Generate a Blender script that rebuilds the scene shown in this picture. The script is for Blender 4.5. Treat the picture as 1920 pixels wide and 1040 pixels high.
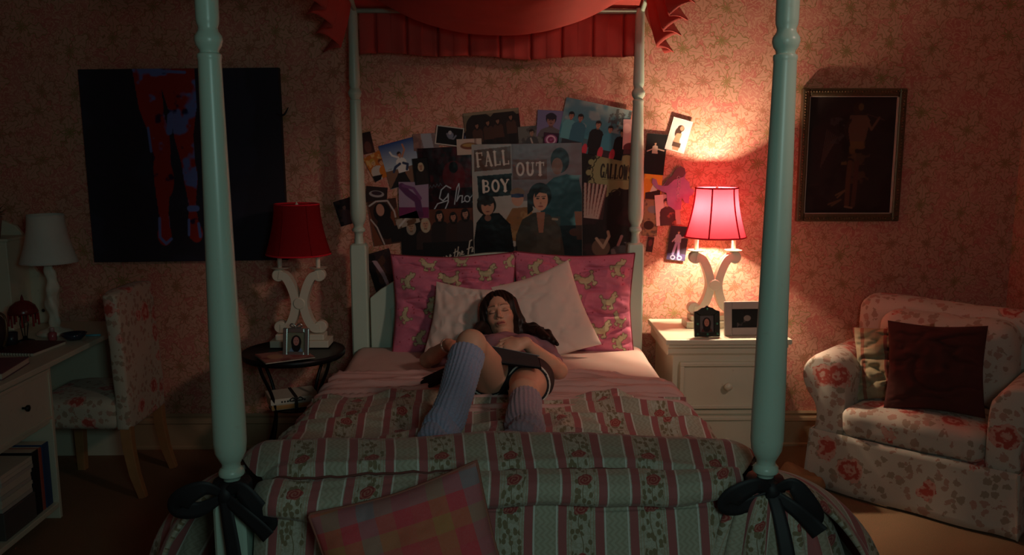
import bpy, math, random
import numpy as np
from mathutils import Vector, Matrix
PI = math.pi
R = math.radians
# ------------------------------------------------------------------ camera, world, lights, exposure
for o in list(bpy.data.objects): bpy.data.objects.remove(o)
SC = bpy.context.scene
COL = SC.collection
FPX, PITCH, YAW, CAMZ, WALLY = 1600.0, R(8.88), R(0.86), 1.70, 4.66
cam_d = bpy.data.cameras.new('camera'); cam = bpy.data.objects.new('camera', cam_d); COL.objects.link(cam)
cam.location = (0, 0, CAMZ); cam.rotation_euler = (PI/2 - PITCH, 0, -YAW)
cam_d.sensor_width = 36; cam_d.lens = FPX/1920*36; cam_d.clip_start = 0.05
SC.camera = cam
SC.view_settings.view_transform = 'Standard'
try: SC.view_settings.look = 'None'
except Exception: pass
SC.view_settings.gamma = 1; SC.view_settings.use_curve_mapping = False
SC.view_settings.exposure = 0.0
wd = bpy.data.worlds.new('world'); SC.world = wd; wd.use_nodes = True
wd.node_tree.nodes['Background'].inputs[0].default_value = (0.26, 0.14, 0.14, 1)
wd.node_tree.nodes['Background'].inputs[1].default_value = 0.10

def light(name, kind, loc, energy, color, size=0.1, target=None, size_y=None, spot=None, blend=0.6):
    l = bpy.data.lights.new(name, kind); l.energy = energy; l.color = color
    if kind == 'AREA':
        l.size = size
        if size_y: l.shape = 'RECTANGLE'; l.size_y = size_y
    else: l.shadow_soft_size = size
    if kind == 'SPOT': l.spot_size = R(spot); l.spot_blend = blend
    o = bpy.data.objects.new(name, l); COL.objects.link(o); o.location = loc
    if target is not None:
        o.rotation_euler = (Vector(target)-Vector(loc)).to_track_quat('-Z', 'Y').to_euler()
    return o
# cool fill light added behind the camera, and the warm ceiling lamp at low dim over the right side
light('cool_fill_light', 'AREA', (0.42, -0.2, 1.88), 8.0, (0.56, 0.90, 0.83), 0.42, (0, 2.6, 1.0), 0.36)
light('room_lamp_light', 'SPOT', (1.9, 1.3, 2.6), 76, (1.0, 0.66, 0.53), 0.16, (0.15, 4.3, 1.0), spot=57, blend=1.0)

def ray(u, v):
    a, b = (u-960)/FPX, -(v-520)/FPX
    f = Vector((0, math.cos(PITCH), -math.sin(PITCH))); up = Vector((0, math.sin(PITCH), math.cos(PITCH)))
    d = f + up*b + Vector((a, 0, 0))
    return Matrix.Rotation(-YAW, 3, 'Z') @ d
def atY(u, v, Y): d = ray(u, v); return Vector((0, 0, CAMZ)) + d*(Y/d.y)
def atZ(u, v, z): d = ray(u, v); return Vector((0, 0, CAMZ)) + d*((z-CAMZ)/d.z)

# ------------------------------------------------------------------ node helpers
class NT:
    def __init__(s, name, rough=0.6, metal=0.0, spec=0.4):
        s.m = bpy.data.materials.new(name); s.m.use_nodes = True
        s.t = s.m.node_tree; s.b = s.t.nodes['Principled BSDF']
        s.b.inputs['Roughness'].default_value = rough; s.b.inputs['Metallic'].default_value = metal
        s.b.inputs['Specular IOR Level'].default_value = spec
    def put(s, sock, v):
        if v is None: return
        if hasattr(v, 'links') or isinstance(v, bpy.types.NodeSocket): s.t.links.new(v, sock)
        elif isinstance(v, (tuple, list)) and sock.type == 'RGBA' and len(v) == 3: sock.default_value = (*v, 1)
        else: sock.default_value = v
    def N(s, typ): return s.t.nodes.new(typ)
    def m_(s, op, a, b=None, c=None, clamp=False):
        n = s.N('ShaderNodeMath'); n.operation = op; n.use_clamp = clamp
        s.put(n.inputs[0], a); s.put(n.inputs[1], b); s.put(n.inputs[2], c); return n.outputs[0]
    def v_(s, op, a, b=None, out=0):
        n = s.N('ShaderNodeVectorMath'); n.operation = op
        s.put(n.inputs[0], a)
        if op == 'SCALE': s.put(n.inputs[3], b)
        else: s.put(n.inputs[1], b)
        return n.outputs[out]
    def mix(s, f, a, b, blend='MIX'):
        n = s.N('ShaderNodeMix'); n.data_type = 'RGBA'; n.blend_type = blend
        s.put(n.inputs[0], f); s.put(n.inputs[6], a); s.put(n.inputs[7], b); return n.outputs[2]
    def co(s, k='Object'): return s.N('ShaderNodeTexCoord').outputs[k]
    def sep(s, v): n = s.N('ShaderNodeSeparateXYZ'); s.put(n.inputs[0], v); return n.outputs
    def comb(s, x=0., y=0., z=0.):
        n = s.N('ShaderNodeCombineXYZ'); s.put(n.inputs[0], x); s.put(n.inputs[1], y); s.put(n.inputs[2], z); return n.outputs[0]
    def noise(s, v, scale, detail=3., rough=0.55, dist=0.0, out=0):
        n = s.N('ShaderNodeTexNoise'); s.put(n.inputs['Vector'], v); n.inputs['Scale'].default_value = scale
        n.inputs['Detail'].default_value = detail; n.inputs['Roughness'].default_value = rough; n.inputs['Distortion'].default_value = dist
        return n.outputs[out]
    def vor(s, v, scale, feat='F1', dims='3D', rand=1.0):
        n = s.N('ShaderNodeTexVoronoi'); n.feature = feat; n.voronoi_dimensions = dims
        s.put(n.inputs['Vector'], v); n.inputs['Scale'].default_value = scale; n.inputs['Randomness'].default_value = rand
        return n.outputs
    def sstep(s, x, lo, hi):
        n = s.N('ShaderNodeMapRange'); n.interpolation_type = 'SMOOTHSTEP'
        s.put(n.inputs[0], x); n.inputs[1].default_value = lo; n.inputs[2].default_value = hi; return n.outputs[0]
    def bump(s, h, strength=0.3, dist=0.002):
        n = s.N('ShaderNodeBump'); n.inputs['Strength'].default_value = strength; n.inputs['Distance'].default_value = dist
        s.put(n.inputs['Height'], h); s.t.links.new(n.outputs[0], s.b.inputs['Normal'])
    def color(s, c): s.put(s.b.inputs['Base Color'], c); return s

def simple(name, col, rough=0.6, metal=0.0, spec=0.4, var=0.12, vs=9., bump=0.0, bs=300., bd=0.0008, sheen=0.0):
    n = NT(name, rough, metal, spec); c = n.co()
    f = n.noise(c, vs, 4.)
    dark = tuple(x*(1-var) for x in col); lite = tuple(min(1, x*(1+var)) for x in col)
    n.color(n.mix(f, dark, lite))
    if bump: n.bump(n.noise(c, bs, 3.), bump, bd)
    if sheen: n.b.inputs['Sheen Weight'].default_value = sheen
    return n.m

def lin(c): return tuple((x/12.92 if x <= .04045 else ((x+.055)/1.055)**2.4) for x in c)
def S(r, g, b): return lin((r/255, g/255, b/255))

def mat_wallpaper():
    n = NT('wallpaper', 0.75, spec=0.2); c = n.sep(n.co('Object'))
    p = n.comb(c[0], c[2], 0.)                                    # wall runs in local x / z
    w = n.noise(p, 5.0, 3., out=1); pw = n.v_('ADD', p, n.v_('SCALE', n.v_('SUBTRACT', w, (.5, .5, .5)), 0.05))
    fine = n.noise(p, 60., 2.)
    def lobed(pv, scale, Rp, Wp, nl, rnd, wd_):
        v = n.vor(pv, scale, 'F1', '2D', rnd)
        d = n.v_('SUBTRACT', pv, v['Position']); s_ = n.sep(d)
        r = n.v_('LENGTH', d, None, 1); th = n.m_('ARCTAN2', s_[1], s_[0])
        rc = n.sep(v['Color'])[0]
        a = n.m_('DIVIDE', n.m_('ADD', n.m_('ADD', th, 6.2832), n.m_('MULTIPLY', rc, 6.28)), 6.2832/nl)
        k = n.m_('FLOOR', a); off = n.m_('MULTIPLY', n.m_('SUBTRACT', n.m_('FRACT', a), 0.5), 6.2832/nl)
        big = n.m_('ADD', 0.82, n.m_('MULTIPLY', n.m_('SINE', n.m_('MULTIPLY', k, 2.4)), 0.18))
        t = n.m_('DIVIDE', r, n.m_('MULTIPLY', big, Rp), None, True)
        arc = n.m_('ABSOLUTE', n.m_('MULTIPLY', off, r))
        wdt = n.m_('MULTIPLY', n.m_('SINE', n.m_('MULTIPLY', n.m_('POWER', t, 1.6), 3.1416)), Wp)
        ser = n.m_('ADD', 1.0, n.m_('MULTIPLY', n.m_('SINE', n.m_('MULTIPLY', t, 21.)), 0.33))
        wdt = n.m_('MULTIPLY', wdt, ser)
        e = n.m_('ABSOLUTE', n.m_('SUBTRACT', arc, wdt))
        valid = n.m_('LESS_THAN', t, 0.995)
        line = n.m_('MULTIPLY', n.m_('SUBTRACT', 1., n.sstep(e, wd_*0.45, wd_*1.2)), valid)
        inside = n.m_('MULTIPLY', n.m_('LESS_THAN', arc, wdt), valid)
        vein = n.m_('MULTIPLY', n.m_('MULTIPLY', n.m_('LESS_THAN', arc, 0.0011), n.m_('LESS_THAN', t, 0.8)), n.m_('GREATER_THAN', t, 0.15))
        inner = n.m_('MULTIPLY', n.m_('SUBTRACT', 1., n.sstep(n.m_('ABSOLUTE', n.m_('SUBTRACT', arc, n.m_('MULTIPLY', wdt, 0.55))), 0.0008, 0.0022)), n.m_('MULTIPLY', valid, n.m_('GREATER_THAN', t, 0.25)))
        return line, inside, n.m_('ADD', vein, n.m_('MULTIPLY', inner, 0.0)), rc
    l1, i1, v1, rc = lobed(pw, 4.6, 0.135, 0.029, 6, 0.62, 0.0032)
    p2 = n.v_('ADD', pw, (3.37, 1.71, 0))
    l2, i2, v2, rc2 = lobed(p2, 7.4, 0.075, 0.019, 5, 0.8, 0.0030)
    nz = n.noise(pw, 17., 2., 0.5, 1.2)
    band = n.m_('ABSOLUTE', n.m_('SUBTRACT', n.m_('FRACT', n.m_('MULTIPLY', nz, 7.)), 0.5))
    swirl = n.m_('SUBTRACT', 1., n.sstep(band, 0.10, 0.26))
    base = n.mix(n.sstep(n.noise(pw, 6., 3.), .4, .6), (0.60, 0.165, 0.14), (0.64, 0.24, 0.19))
    base = n.mix(n.m_('MULTIPLY', swirl, 0.72), base, (0.76, 0.44, 0.31))
    base = n.mix(n.m_('MULTIPLY', i2, 0.55), base, (0.70, 0.38, 0.27))
    base = n.mix(n.m_('MULTIPLY', i1, 0.72), base, (0.68, 0.36, 0.26))
    base = n.mix(n.m_('MULTIPLY', n.m_('MAXIMUM', l2, v2), n.m_('SUBTRACT', 1., i1)), base, (0.44, 0.17, 0.10))
    lc = n.mix(rc, (0.25, 0.21, 0.05), (0.38, 0.14, 0.08))
    base = n.mix(n.m_('MULTIPLY', n.m_('MAXIMUM', l1, v1), 0.9), base, lc)
    base = n.mix(0.12, base, n.mix(fine, (0.45, 0.22, 0.16), (0.75, 0.45, 0.36)))
    n.color(base); n.bump(fine, 0.08, 0.001)
    return n.m

def mat_comforter():
    n = NT('comforter_fabric', 0.85, spec=0.15)
    uv = n.sep(n.co('UV')); x, y = uv[0], uv[1]
    P = 0.192
    f = n.m_('FRACT', n.m_('DIVIDE', n.m_('ADD', x, 10.0), P))       # 0..1 over one repeat
    tex = n.noise(n.comb(x, y, 0.), 220., 2.)
    zig = n.m_('ABSOLUTE', n.m_('SUBTRACT', n.m_('FRACT', n.m_('MULTIPLY', n.m_('ADD', x, n.m_('MULTIPLY', n.m_('PINGPONG', y, 0.012), 1.)), 60.)), 0.5))
    cream, pink, sage = (0.47, 0.44, 0.36), (0.38, 0.12, 0.12), (0.30, 0.29, 0.20)
    def band(a, b): return n.m_('MULTIPLY', n.m_('GREATER_THAN', f, a), n.m_('LESS_THAN', f, b))
    damask = n.sstep(n.noise(n.comb(x, y, 0.), 75., 3., .6, 1.5), .46, .56)
    c = n.mix(n.m_('MULTIPLY', damask, .6), cream, (.33, .29, .20))
    c = n.mix(band(0.40, 0.52), c, pink)
    c = n.mix(band(0.88, 1.0), c, pink)
    mid = n.mix(n.sstep(zig, .2, .34), (0.42, 0.40, 0.31), (.36, .335, .25))
    c = n.mix(band(0.555, 0.845), c, mid)
    for a in (0.535, 0.856): c = n.mix(band(a-.008, a+.012), c, (0.66, 0.64, 0.58))
    for a in (0.025, 0.375, .065, .335): c = n.mix(n.m_('MULTIPLY', band(a-.006, a+.006), 0.6), c, (0.40, 0.25, 0.16))
    # roses down the floral band
    yy = n.m_('FRACT', n.m_('DIVIDE', n.m_('ADD', y, 10.0), 0.15))
    dx = n.m_('MULTIPLY', n.m_('SUBTRACT', f, n.m_('ADD', 0.2, n.m_('MULTIPLY', n.m_('SINE', n.m_('MULTIPLY', yy, 6.283)), 0.035))), P)
    dy = n.m_('MULTIPLY', n.m_('SUBTRACT', yy, 0.5), 0.15)
    ang = n.m_('ARCTAN2', dy, dx)
    rr = n.v_('LENGTH', n.comb(dx, dy, 0.), None, 1)
    rr2 = n.m_('ADD', rr, n.m_('MULTIPLY', n.m_('SINE', n.m_('MULTIPLY', ang, 5.)), 0.0016))
    swl = n.m_('SINE', n.m_('ADD', n.m_('MULTIPLY', rr, 750.), ang))
    swl = n.m_('ADD', swl, n.m_('MULTIPLY', n.m_('SUBTRACT', n.noise(n.comb(x, y, 0.), 130., 2.), .5), 5.))
    rose = n.mix(n.sstep(swl, -.6, 1.2), (0.30, 0.05, 0.05), (0.44, 0.17, 0.13))
    # leaves: stretched voronoi cells near the stem
    vv = n.vor(n.comb(n.m_('MULTIPLY', x, 1.4), y, 0.), 52., 'F1', '2D', 1.)
    leaf = n.m_('MULTIPLY', n.m_('LESS_THAN', vv['Distance'], 0.42), n.m_('LESS_THAN', n.m_('ABSOLUTE', dx), 0.030))
    leaf = n.m_('MULTIPLY', leaf, n.m_('GREATER_THAN', n.sep(vv['Color'])[0], 0.35))
    stem = n.m_('LESS_THAN', n.m_('ABSOLUTE', dx), 0.0012)
    infl = band(0.03, 0.37)
    c = n.mix(n.m_('MULTIPLY', infl, n.m_('MAXIMUM', leaf, stem)), c, (0.22, 0.17, 0.10))
    c = n.mix(n.m_('MULTIPLY', infl, n.m_('LESS_THAN', rr2, 0.0195)), c, rose)
    n.color(c); n.bump(tex, 0.35, 0.0012); n.b.inputs['Sheen Weight'].default_value = 0.15
    return n.m

def mat_floral(name, base=(0.66, 0.58, 0.48), sc=1.0, dens=0.62):
    n = NT(name, 0.9, spec=0.12); p = n.co()
    pw = n.v_('ADD', p, n.v_('SCALE', n.v_('SUBTRACT', n.noise(p, 30.*sc, 2., out=1), (.5, .5, .5)), 0.03/sc))
    v = n.vor(pw, 7.4*sc, 'F1', '3D', 1.)
    d = n.m_('ADD', v['Distance'], n.m_('MULTIPLY', n.m_('SUBTRACT', n.noise(p, 38.*sc, 2.), .5), .12)); rnd = n.sep(v['Color'])
    ring = n.m_('SINE', n.m_('ADD', n.m_('MULTIPLY', d, 27.), n.m_('MULTIPLY', n.noise(p, 45.*sc, 2.), 9.)))
    big = n.m_('MULTIPLY', n.m_('LESS_THAN', d, n.m_('ADD', 0.33, n.m_('MULTIPLY', n.noise(p, 60.*sc, 1.), 0.12))), n.m_('GREATER_THAN', rnd[0], dens))
    v2 = n.vor(n.v_('ADD', pw, (5.1, 2.3, 1.7)), 30.*sc, 'F1', '3D', 1.)
    r2 = n.sep(v2['Color'])
    leaf = n.m_('MULTIPLY', n.m_('LESS_THAN', v2['Distance'], n.m_('ADD', 0.26, n.m_('MULTIPLY', n.noise(p, 110.*sc, 1.), 0.4))), n.m_('GREATER_THAN', r2[0], 0.32))
    halo = n.m_('LESS_THAN', n.noise(p, 7.*sc, 2.), 0.60)
    leaf = n.m_('MULTIPLY', leaf, halo)
    tex = n.noise(p, 350., 2.)
    c = n.mix(tex, tuple(k*.9 for k in base), tuple(min(1, k*1.1) for k in base))
    lc = n.mix(r2[1], (0.27, 0.20, 0.13), (0.46, 0.20, 0.15))
    c = n.mix(n.m_('MULTIPLY', leaf, 0.72), c, lc)
    rc = n.mix(n.sstep(ring, -0.6, 1.0), (0.50, 0.09, 0.07), (0.66, 0.36, 0.30))
    c = n.mix(big, c, rc)
    n.color(c); n.bump(tex, 0.3, 0.001); n.b.inputs['Sheen Weight'].default_value = 0.15
    return n.m

def mat_carpet():
    n = NT('carpet', 0.95, spec=0.1); c = n.co()
    t = n.noise(c, 260., 3.); l = n.noise(c, 3., 3.)
    n.color(n.mix(t, n.mix(l, (0.17, 0.095, 0.055), (0.23, 0.13, 0.075)), (0.36, 0.22, 0.13))); n.bump(t, 0.8, 0.006)
    return n.m

def mat_paint(name, col, rough=0.42, chips=0.35):
    n = NT(name, rough, spec=0.5); c = n.co()
    a = n.noise(c, 6., 4.); b = n.noise(c, 40., 4.)
    base = n.mix(a, tuple(k*.9 for k in col), col)
    worn = n.sstep(b, 0.66, 0.72)
    base = n.mix(n.m_('MULTIPLY', worn, chips), base, (0.42, 0.36, 0.26))
    n.color(base); n.bump(b, 0.12, 0.001)
    return n.m

def mat_vcol(name, rough=0.7, spec=0.3, bump=0.0, bs=400., bd=0.001, sheen=0.0):
    n = NT(name, rough, spec=spec); a = n.N('ShaderNodeVertexColor'); a.layer_name = 'Col'
    n.color(a.outputs[0])
    if bump: n.bump(n.noise(n.co(), bs, 2.), bump, bd)
    if sheen: n.b.inputs['Sheen Weight'].default_value = sheen
    return n.m

def mat_stripes(name, cols, period, axis=0, rough=0.85):
    """cols: list of (start fraction, colour) over one period of the UV coordinate"""
    n = NT(name, rough, spec=0.15); uv = n.sep(n.co('UV'))
    f = n.m_('FRACT', n.m_('DIVIDE', n.m_('ADD', uv[axis], 10.), period))
    tex = n.noise(n.co(), 300., 2.); c = cols[0][1]
    for a, k in cols[1:]: c = n.mix(n.m_('GREATER_THAN', f, a), c, k)
    n.color(n.mix(n.m_('MULTIPLY', tex, 0.3), c, (0.2, 0.15, 0.1))); n.bump(tex, 0.3, 0.001)
    return n.m

# ------------------------------------------------------------------ mesh helpers
def mesh_obj(name, V, Fc, mat, parent=None, smooth=False, uv=None, col=None, loc=None, bevel=0, fmat=None, subsurf=0):
    me = bpy.data.meshes.new(name)
    V = np.asarray(V, dtype=np.float64).reshape(-1, 3)
    if isinstance(Fc, np.ndarray):
        nf, k = Fc.shape
        me.vertices.add(len(V)); me.vertices.foreach_set('co', V.ravel())
        me.loops.add(nf*k); me.loops.foreach_set('vertex_index', Fc.astype(np.int32).ravel())
        me.polygons.add(nf); me.polygons.foreach_set('loop_start', np.arange(0, nf*k, k, dtype=np.int32))
        me.update(calc_edges=True)
    else: me.from_pydata(V.tolist(), [], [list(map(int, f)) for f in Fc])
    me.validate()
    mats = mat if isinstance(mat, (list, tuple)) else [mat]
    for m in mats: me.materials.append(m)
    if fmat is not None: me.polygons.foreach_set('material_index', np.asarray(fmat, dtype=np.int32))
    if smooth: me.polygons.foreach_set('use_smooth', np.ones(len(me.polygons), dtype=bool))
    if uv is not None:
        l = me.uv_layers.new(name='UVMap'); vi = np.empty(len(me.loops), dtype=np.int32); me.loops.foreach_get('vertex_index', vi)
        l.data.foreach_set('uv', np.asarray(uv, dtype=np.float32).reshape(-1, 2)[vi].ravel())
    if col is not None:
        a = me.color_attributes.new('Col', 'FLOAT_COLOR', 'POINT'); c = np.asarray(col, dtype=np.float32).reshape(-1, 3)
        a.data.foreach_set('color', np.hstack([c, np.ones((len(c), 1), np.float32)]).ravel())
    o = bpy.data.objects.new(name, me); COL.objects.link(o)
    if parent: o.parent = parent
    if loc is not None: o.location = loc
    if bevel:
        b = o.modifiers.new('bevel', 'BEVEL'); b.width = bevel; b.segments = 2; b.limit_method = 'ANGLE'; b.angle_limit = R(40)
    if subsurf:
        b = o.modifiers.new('sub', 'SUBSURF'); b.levels = subsurf; b.render_levels = subsurf
    return o

class MB:
    def __init__(s): s.v = []; s.f = []; s.uv = []; s.hasuv = False
    def add(s, V, F, uv=None):
        k = len(s.v); s.v += [tuple(p) for p in V]; s.f += [tuple(i+k for i in f) for f in F]
        if uv is not None: s.hasuv = True; s.uv += [tuple(q) for q in uv]
        else: s.uv += [(0, 0)]*len(V)
        return s
    def box(s, x0, x1, y0, y1, z0, z1, M=None):
        V = [Vector(p) for p in ((x0,y0,z0),(x1,y0,z0),(x1,y1,z0),(x0,y1,z0),(x0,y0,z1),(x1,y0,z1),(x1,y1,z1),(x0,y1,z1))]
        if M: V = [M @ p for p in V]
        return s.add(V, [(0,3,2,1),(4,5,6,7),(0,1,5,4),(1,2,6,5),(2,3,7,6),(3,0,4,7)])
    def lathe(s, prof, c=(0,0,0), n=24, M=None, cap=True, sx=1, sy=1):
        V = []; F = []
        for r, z in prof:
            for i in range(n):
                a = 2*PI*i/n; p = Vector((c[0]+r*sx*math.cos(a), c[1]+r*sy*math.sin(a), c[2]+z)); V.append(M @ p if M else p)
        for j in range(len(prof)-1):
            for i in range(n):
                F.append((j*n+i, j*n+(i+1) % n, (j+1)*n+(i+1) % n, (j+1)*n+i))
        if cap:
            F.append(tuple(range(n))[::-1]); F.append(tuple((len(prof)-1)*n+i for i in range(n)))
        return s.add(V, F)
    def tube(s, pts, r, n=8, cap=True, flat=None, closed=False):
        """round (or flat=(w,h)) sweep along points; r scalar or list"""
        P = [Vector(p) for p in pts]; m = len(P); V = []; F = []
        up = Vector((0, 0, 1)); T0 = (P[1]-P[0]).normalized()
        if abs(T0.dot(up)) > .95: up = Vector((0, 1, 0))
        side = T0.cross(up).normalized()
        for i in range(m):
            T = (P[min(i+1, m-1)]-P[max(i-1, 0)]).normalized()
            side = (side - T*side.dot(T)).normalized(); nn = side.cross(T)
            ri = r[i] if isinstance(r, (list, tuple, np.ndarray)) else r
            for k in range(n):
                a = 2*PI*(k+.5)/n
                if flat:
                    w, h = flat; V.append(P[i]+side*(w*ri*math.copysign(1, math.cos(a)) if n == 4 else w*ri*math.cos(a))+nn*(h*ri*math.copysign(1, math.sin(a)) if n == 4 else h*ri*math.sin(a)))
                else: V.append(P[i]+side*ri*math.cos(a)+nn*ri*math.sin(a))
        for i in range(m-1):
            for k in range(n): F.append((i*n+k, i*n+(k+1) % n, (i+1)*n+(k+1) % n, (i+1)*n+k))
        if cap: F.append(tuple(range(n))[::-1]); F.append(tuple((m-1)*n+k for k in range(n)))
        return s.add(V, F)
    def prism(s, poly, axis, a, b):
        """polygon extruded along axis 'y' (poly in x,z), 'z' (x,y) or 'x' (y,z)"""
        def P(p, t): return {'y': (p[0], t, p[1]), 'z': (p[0], p[1], t), 'x': (t, p[0], p[1])}[axis]
        n = len(poly); V = [P(p, a) for p in poly]+[P(p, b) for p in poly]
        F = [tuple(range(n)), tuple(range(n, 2*n))[::-1]]+[(i, i+n, (i+1) % n+n, (i+1) % n) for i in range(n)]
        return s.add(V, F)
    def build(s, name, mat, parent=None, **k):
        if s.hasuv: k['uv'] = s.uv
        o = mesh_obj(name, s.v, s.f, mat, parent, **k)
        import bmesh
        bm = bmesh.new(); bm.from_mesh(o.data); bmesh.ops.recalc_face_normals(bm, faces=bm.faces); bm.to_mesh(o.data); bm.free()
        return o

def thing(name, label, cat, loc=(0, 0, 0), rz=0.0, group=None):
    o = bpy.data.objects.new(name, None); COL.objects.link(o); o.empty_display_size = 0.1
    o.location = loc; o.rotation_euler = (0, 0, rz); o['label'] = label; o['category'] = cat
    if group: o['group'] = group
    return o
def tag(o, label, cat, group=None):
    o['label'] = label; o['category'] = cat
    if group: o['group'] = group
    return o
def struct(o): o['kind'] = 'structure'; return o

def catmull(P, n=8, closed=False):
    P = [np.array(p, float) for p in P]; out = []
    m = len(P)
    for i in range(m if closed else m-1):
        a, b, c, d = (P[(i-1) % m], P[i], P[(i+1) % m], P[(i+2) % m]) if closed else (P[max(i-1, 0)], P[i], P[i+1], P[min(i+2, m-1)])
        for k in range(n):
            t = k/n; out.append(.5*((2*b)+(-a+c)*t+(2*a-5*b+4*c-d)*t*t+(-a+3*b-3*c+d)*t**3))
    if not closed: out.append(P[-1])
    return out

# value noise in numpy
_rs = np.random.RandomState(5); _TB = _rs.rand(4096)
def _h(i, j, k): return _TB[(i*73856093 ^ j*19349663 ^ k*83492791) & 4095]
def vnoise(x, y, z=0.0):
    x, y, z = np.broadcast_arrays(np.asarray(x, float), np.asarray(y, float), np.asarray(z, float))
    i, j, k = np.floor(x).astype(int), np.floor(y).astype(int), np.floor(z).astype(int)
    f, g, h = x-i, y-j, z-k; f = f*f*(3-2*f); g = g*g*(3-2*g); h = h*h*(3-2*h)
    def L(a, b, t): return a+(b-a)*t
    return L(L(L(_h(i,j,k), _h(i+1,j,k), f), L(_h(i,j+1,k), _h(i+1,j+1,k), f), g),
             L(L(_h(i,j,k+1), _h(i+1,j,k+1), f), L(_h(i,j+1,k+1), _h(i+1,j+1,k+1), f), g), h)*2-1
def fbm(x, y, z=0.0, o=3):
    s = 0; a = 1; t = 0
    for k in range(o): s = s+a*vnoise(x*2**k+k*7.3, y*2**k+k*3.1, np.asarray(z)*2**k+k*1.7); t += a; a *= .5
    return s/t
def grid_faces(nx, ny, off=0, wrap=False):
    """grid indexed [j*nx+i]"""
    i, j = np.meshgrid(np.arange(nx if wrap else nx-1), np.arange(ny-1)); i = i.ravel(); j = j.ravel(); i2 = (i+1) % nx
    return np.stack([j*nx+i, j*nx+i2, (j+1)*nx+i2, (j+1)*nx+i], 1)+off

# ------------------------------------------------------------------ little painter for printed sheets and fabric prints
class Pic:
    """picture on a vertex grid, coordinates 0..1, y downwards; asp = height/width so that circles stay round"""
    def __init__(s, nx, ny, bg, asp):
        s.nx, s.ny, s.asp = nx, ny, asp
        x = np.linspace(0, 1, nx); y = np.linspace(0, 1, ny); s.X, s.Y = np.meshgrid(x, y)
        s.c = np.empty((ny, nx, 3)); s.c[:] = lin([k/255 for k in bg]); s.px = 1.0/nx
    def _b(s, m, col): m = np.clip(m, 0, 1)[..., None]; s.c = s.c*(1-m)+np.array(lin([k/255 for k in col]))*m; return s
    def ell(s, cx, cy, rx, ry, col, rot=0, a=1.0, soft=1.0):
        """rx, ry as fractions of the width"""
        dx, dy = s.X-cx, (s.Y-cy)*s.asp; c, n = math.cos(R(rot)), math.sin(R(rot))
        q = np.sqrt(((dx*c+dy*n)/rx)**2+((-dx*n+dy*c)/ry)**2)
        return s._b(a*np.clip((1-q)*min(rx, ry)/(s.px*soft)+.5, 0, 1), col)
    def poly(s, pts, col, a=1.0):
        x, y = s.X, s.Y; ins = np.zeros(x.shape, bool); n = len(pts)
        for i in range(n):
            (x0, y0), (x1, y1) = pts[i], pts[(i+1) % n]
            if y0 == y1: continue
            ins ^= ((y0 > y) != (y1 > y)) & (x < (x1-x0)*(y-y0)/(y1-y0)+x0)
        return s._b(a*ins.astype(float), col)
    def rect(s, x0, y0, x1, y1, col, a=1.0): return s.poly([(x0, y0), (x1, y0), (x1, y1), (x0, y1)], col, a)
    def line(s, pts, w, col, a=1.0):
        d = np.full(s.X.shape, 9.0)
        for (x0, y0), (x1, y1) in zip(pts[:-1], pts[1:]):
            ax, ay = x1-x0, (y1-y0)*s.asp; L = ax*ax+ay*ay+1e-12
            px, py = s.X-x0, (s.Y-y0)*s.asp; t = np.clip((px*ax+py*ay)/L, 0, 1)
            d = np.minimum(d, np.hypot(px-t*ax, py-t*ay))
        return s._b(a*np.clip((w/2-d)/s.px+.5, 0, 1), col)
    def grad(s, c0, c1, y0=0, y1=1, a=1.0):
        t = np.clip((s.Y-y0)/(y1-y0), 0, 1)[..., None]
        g = np.array(lin([k/255 for k in c0]))*(1-t)+np.array(lin([k/255 for k in c1]))*t; s.c = s.c*(1-a)+g*a; return s
    def blotch(s, sc, col, th=0.1, a=0.6, seed=0, box=None, ay=1.0):
        m = np.clip((fbm(s.X*sc+seed*9.1, s.Y*s.asp*sc*ay+seed*4.7, seed*1.3, 3)-th)*6, 0, 1)*a
        if box: m = m*((s.X > box[0])&(s.Y > box[1])&(s.X < box[2])&(s.Y < box[3]))
        return s._b(m, col)
    def man(s, cx, cy, h, hair, skin, cloth, legs=None, long=False, cap=None, face=True):
        """head centre cx,cy ; h = head height as a fraction of the width"""
        A = s.asp; r = h/2
        sh = r*2.1
        s.poly([(cx-sh, cy+r*2.6/A), (cx-sh*.75, cy+r*1.7/A), (cx-r*.3, cy+r*1.1/A), (cx+r*.3, cy+r*1.1/A), (cx+sh*.75, cy+r*1.7/A), (cx+sh, cy+r*2.6/A), (cx+sh*1.05, cy+r*7/A), (cx-sh*1.05, cy+r*7/A)], cloth)
        if legs: s.poly([(cx-sh*.7, cy+r*7/A), (cx+sh*.7, cy+r*7/A), (cx+sh*.6, cy+r*14/A), (cx-sh*.6, cy+r*14/A)], legs)
        if long: s.ell(cx, cy+r*.5/A, r*1.1, r*1.5, hair)
        s.rect(cx-r*.33, cy+r*.5/A, cx+r*.33, cy+r*1.35/A, tuple(k*.75 for k in skin))
        s.ell(cx, cy-r*.25/A, r*.88, r*1.0, hair); s.ell(cx, cy+r*.12/A, r*.66, r*.88, skin)
        if cap: s.ell(cx, cy-r*.6/A, r*.9, r*.55, cap)
        else: s.ell(cx-r*.15, cy-r*.72/A, r*.75, r*.42, hair, rot=-12)
        if face:
            dk = tuple(k*.35 for k in skin)
            for q in (-.27, .27): s.ell(cx+q*r, cy+r*.02/A, r*.15, r*.09, dk)
            s.ell(cx, cy+r*.55/A, r*.22, r*.08, tuple(k*.5 for k in skin)); s.line([(cx, cy), (cx-.02*r, cy+r*.3/A)], r*.1, tuple(k*.7 for k in skin))
        return s

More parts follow.
